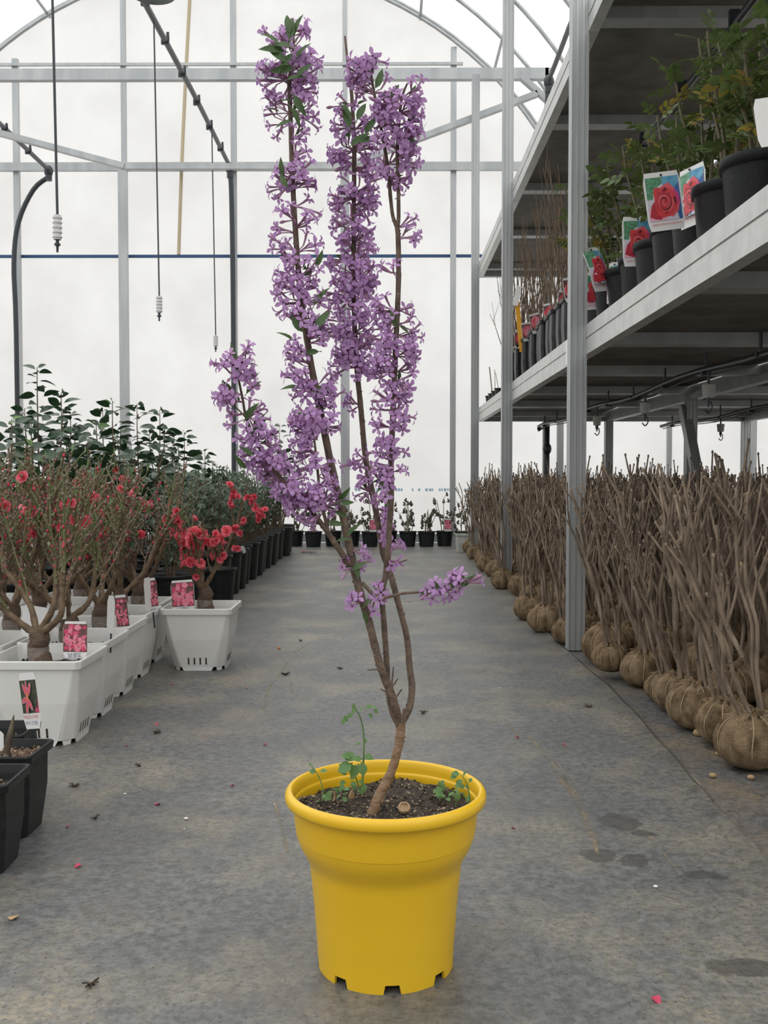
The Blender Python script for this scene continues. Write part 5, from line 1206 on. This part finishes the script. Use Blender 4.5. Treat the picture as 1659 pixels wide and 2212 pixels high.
# ================================================================ LITTER ON THE FLOOR
PM = leafshape(.018, .015, PETAL, -.5, -.3, 4, 0).mesh('fallen_petal')
for i, (x, y, s_) in enumerate(((1410,2152,1.2),(1114,1592,.9),(1214,1607,.8),(1108,1788,.8),(337,1738,1.2),(177,1868,1.1),(340,1562,1.0),(274,1610,.8),(499,1696,.9),(577,1608,.8),(375,1478,.8),(535,1486,.7),(150,1785,.7))):
    R_ = random.Random(i); o = inst('fallen_petal', PM, None, Matrix.Translation(G(x, y, .003)) @ Matrix.Rotation(R_.uniform(0,6), 4, 'Z') @ Matrix.Rotation(PI/2, 4, 'Y') @ Matrix.Scale(s_*.8, 4)); tag(o, 'small fallen pink petal lying on the grey floor sheet', 'petal', 'fallen petals on the floor')
m = MB(); 
for q in range(7): leafshape(.06, .05, CAMR, .2, .1, 3, 0, frame(V((.02*q-.06, .01*math.sin(q*2), .004)), (math.cos(q), math.sin(q), .35), 0, .8, (0,0,1)), m)
tag(m.build('fallen_bloom', None, G(662,1195)), 'crushed dark red camellia bloom lying far down the aisle', 'flower')
DM = MB(); R_ = random.Random(2)
for q in range(7): e = rdir(R_, 0, .5)*.016; DM.tube([-e*.4+V((0,0,.002)), e*.5+V((0,0,.004)), e+V((0,0,.003))], .0016, DEBR, 4)
DM = DM.mesh('dry_scrap')
for i, (x, y, s_) in enumerate(((617,1458,1.1),(337,1584,1.0),(915,1541,.9),(735,1445,.8),(205,1768,.7),(160,1700,.8),(300,1655,.7),(197,2128,.8),(1270,1528,.9),(650,1385,.8),(880,1390,.7))):
    o = inst('dry_scrap', DM, None, Matrix.Translation(G(x, y, .0)) @ Matrix.Rotation(i*1.9, 4, 'Z') @ Matrix.Scale(s_, 4)); tag(o, 'tiny dark scrap of dry plant litter on the floor sheet', 'litter', 'dry litter scraps on the floor')
for i, (x, y, s_) in enumerate(((402,1770,.009),(1416,1917,.008),(398,1792,.004),(270,1716,.006),(1080,1487,.005),(775,1458,.005),(593,1738,.004))):
    m = MB(); m.ball((0,0,s_*.25), s_*.65, WBIT, 5, 4, (1,.65,.45)); o = m.build('white_crumb', None, G(x, y, .001)); tag(o, 'white crumb of perlite on the grey floor sheet', 'crumb', 'white crumbs on the floor')
m = MB(); m.ball((0,0,.010), .017, TANL, 10, 6, (1.2,.9,.7)); tag(m.build('pebble', None, G(1512,1590,-.004)), 'tan pebble lying against the burlap root balls', 'stone')
for i, (x, y) in enumerate(((1553,1632),(1622,1684),(1540,1680))):
    m = MB(); m.ball((0,0,.006), .009, TANL, 7, 4, (1.1,.9,.7)); tag(m.build('soil_crumb', None, G(x, y, -.004)), 'small crumb of tan soil on the floor by the root balls', 'crumb', 'soil crumbs by the root balls')
m = leafshape(.05, .022, TANL, .1, .1, 4, .1); tag(m.build('fallen_leaf', None, Matrix.Translation(G(873,1297,.006)) @ Matrix.Rotation(PI/2, 4, 'Y')), 'yellowed fallen leaf lying in the aisle behind the shrub', 'leaf')
m = leafshape(.022, .016, TANL, .3, .2, 4, .1); tag(m.build('fallen_leaf', None, Matrix.Translation(G(14,1980,.004)) @ Matrix.Rotation(PI/2, 4, 'Y')), 'brown curled leaf scrap near the black lily pots', 'leaf')
m = MB(); m.ball((0,0,.004), .006, mat('orange_bit', (.7,.15,.03), .6), 6, 4, (1.3,1,.7)); tag(m.build('orange_crumb', None, G(603,1402,.001)), 'tiny orange crumb lying on the floor of the aisle', 'crumb')
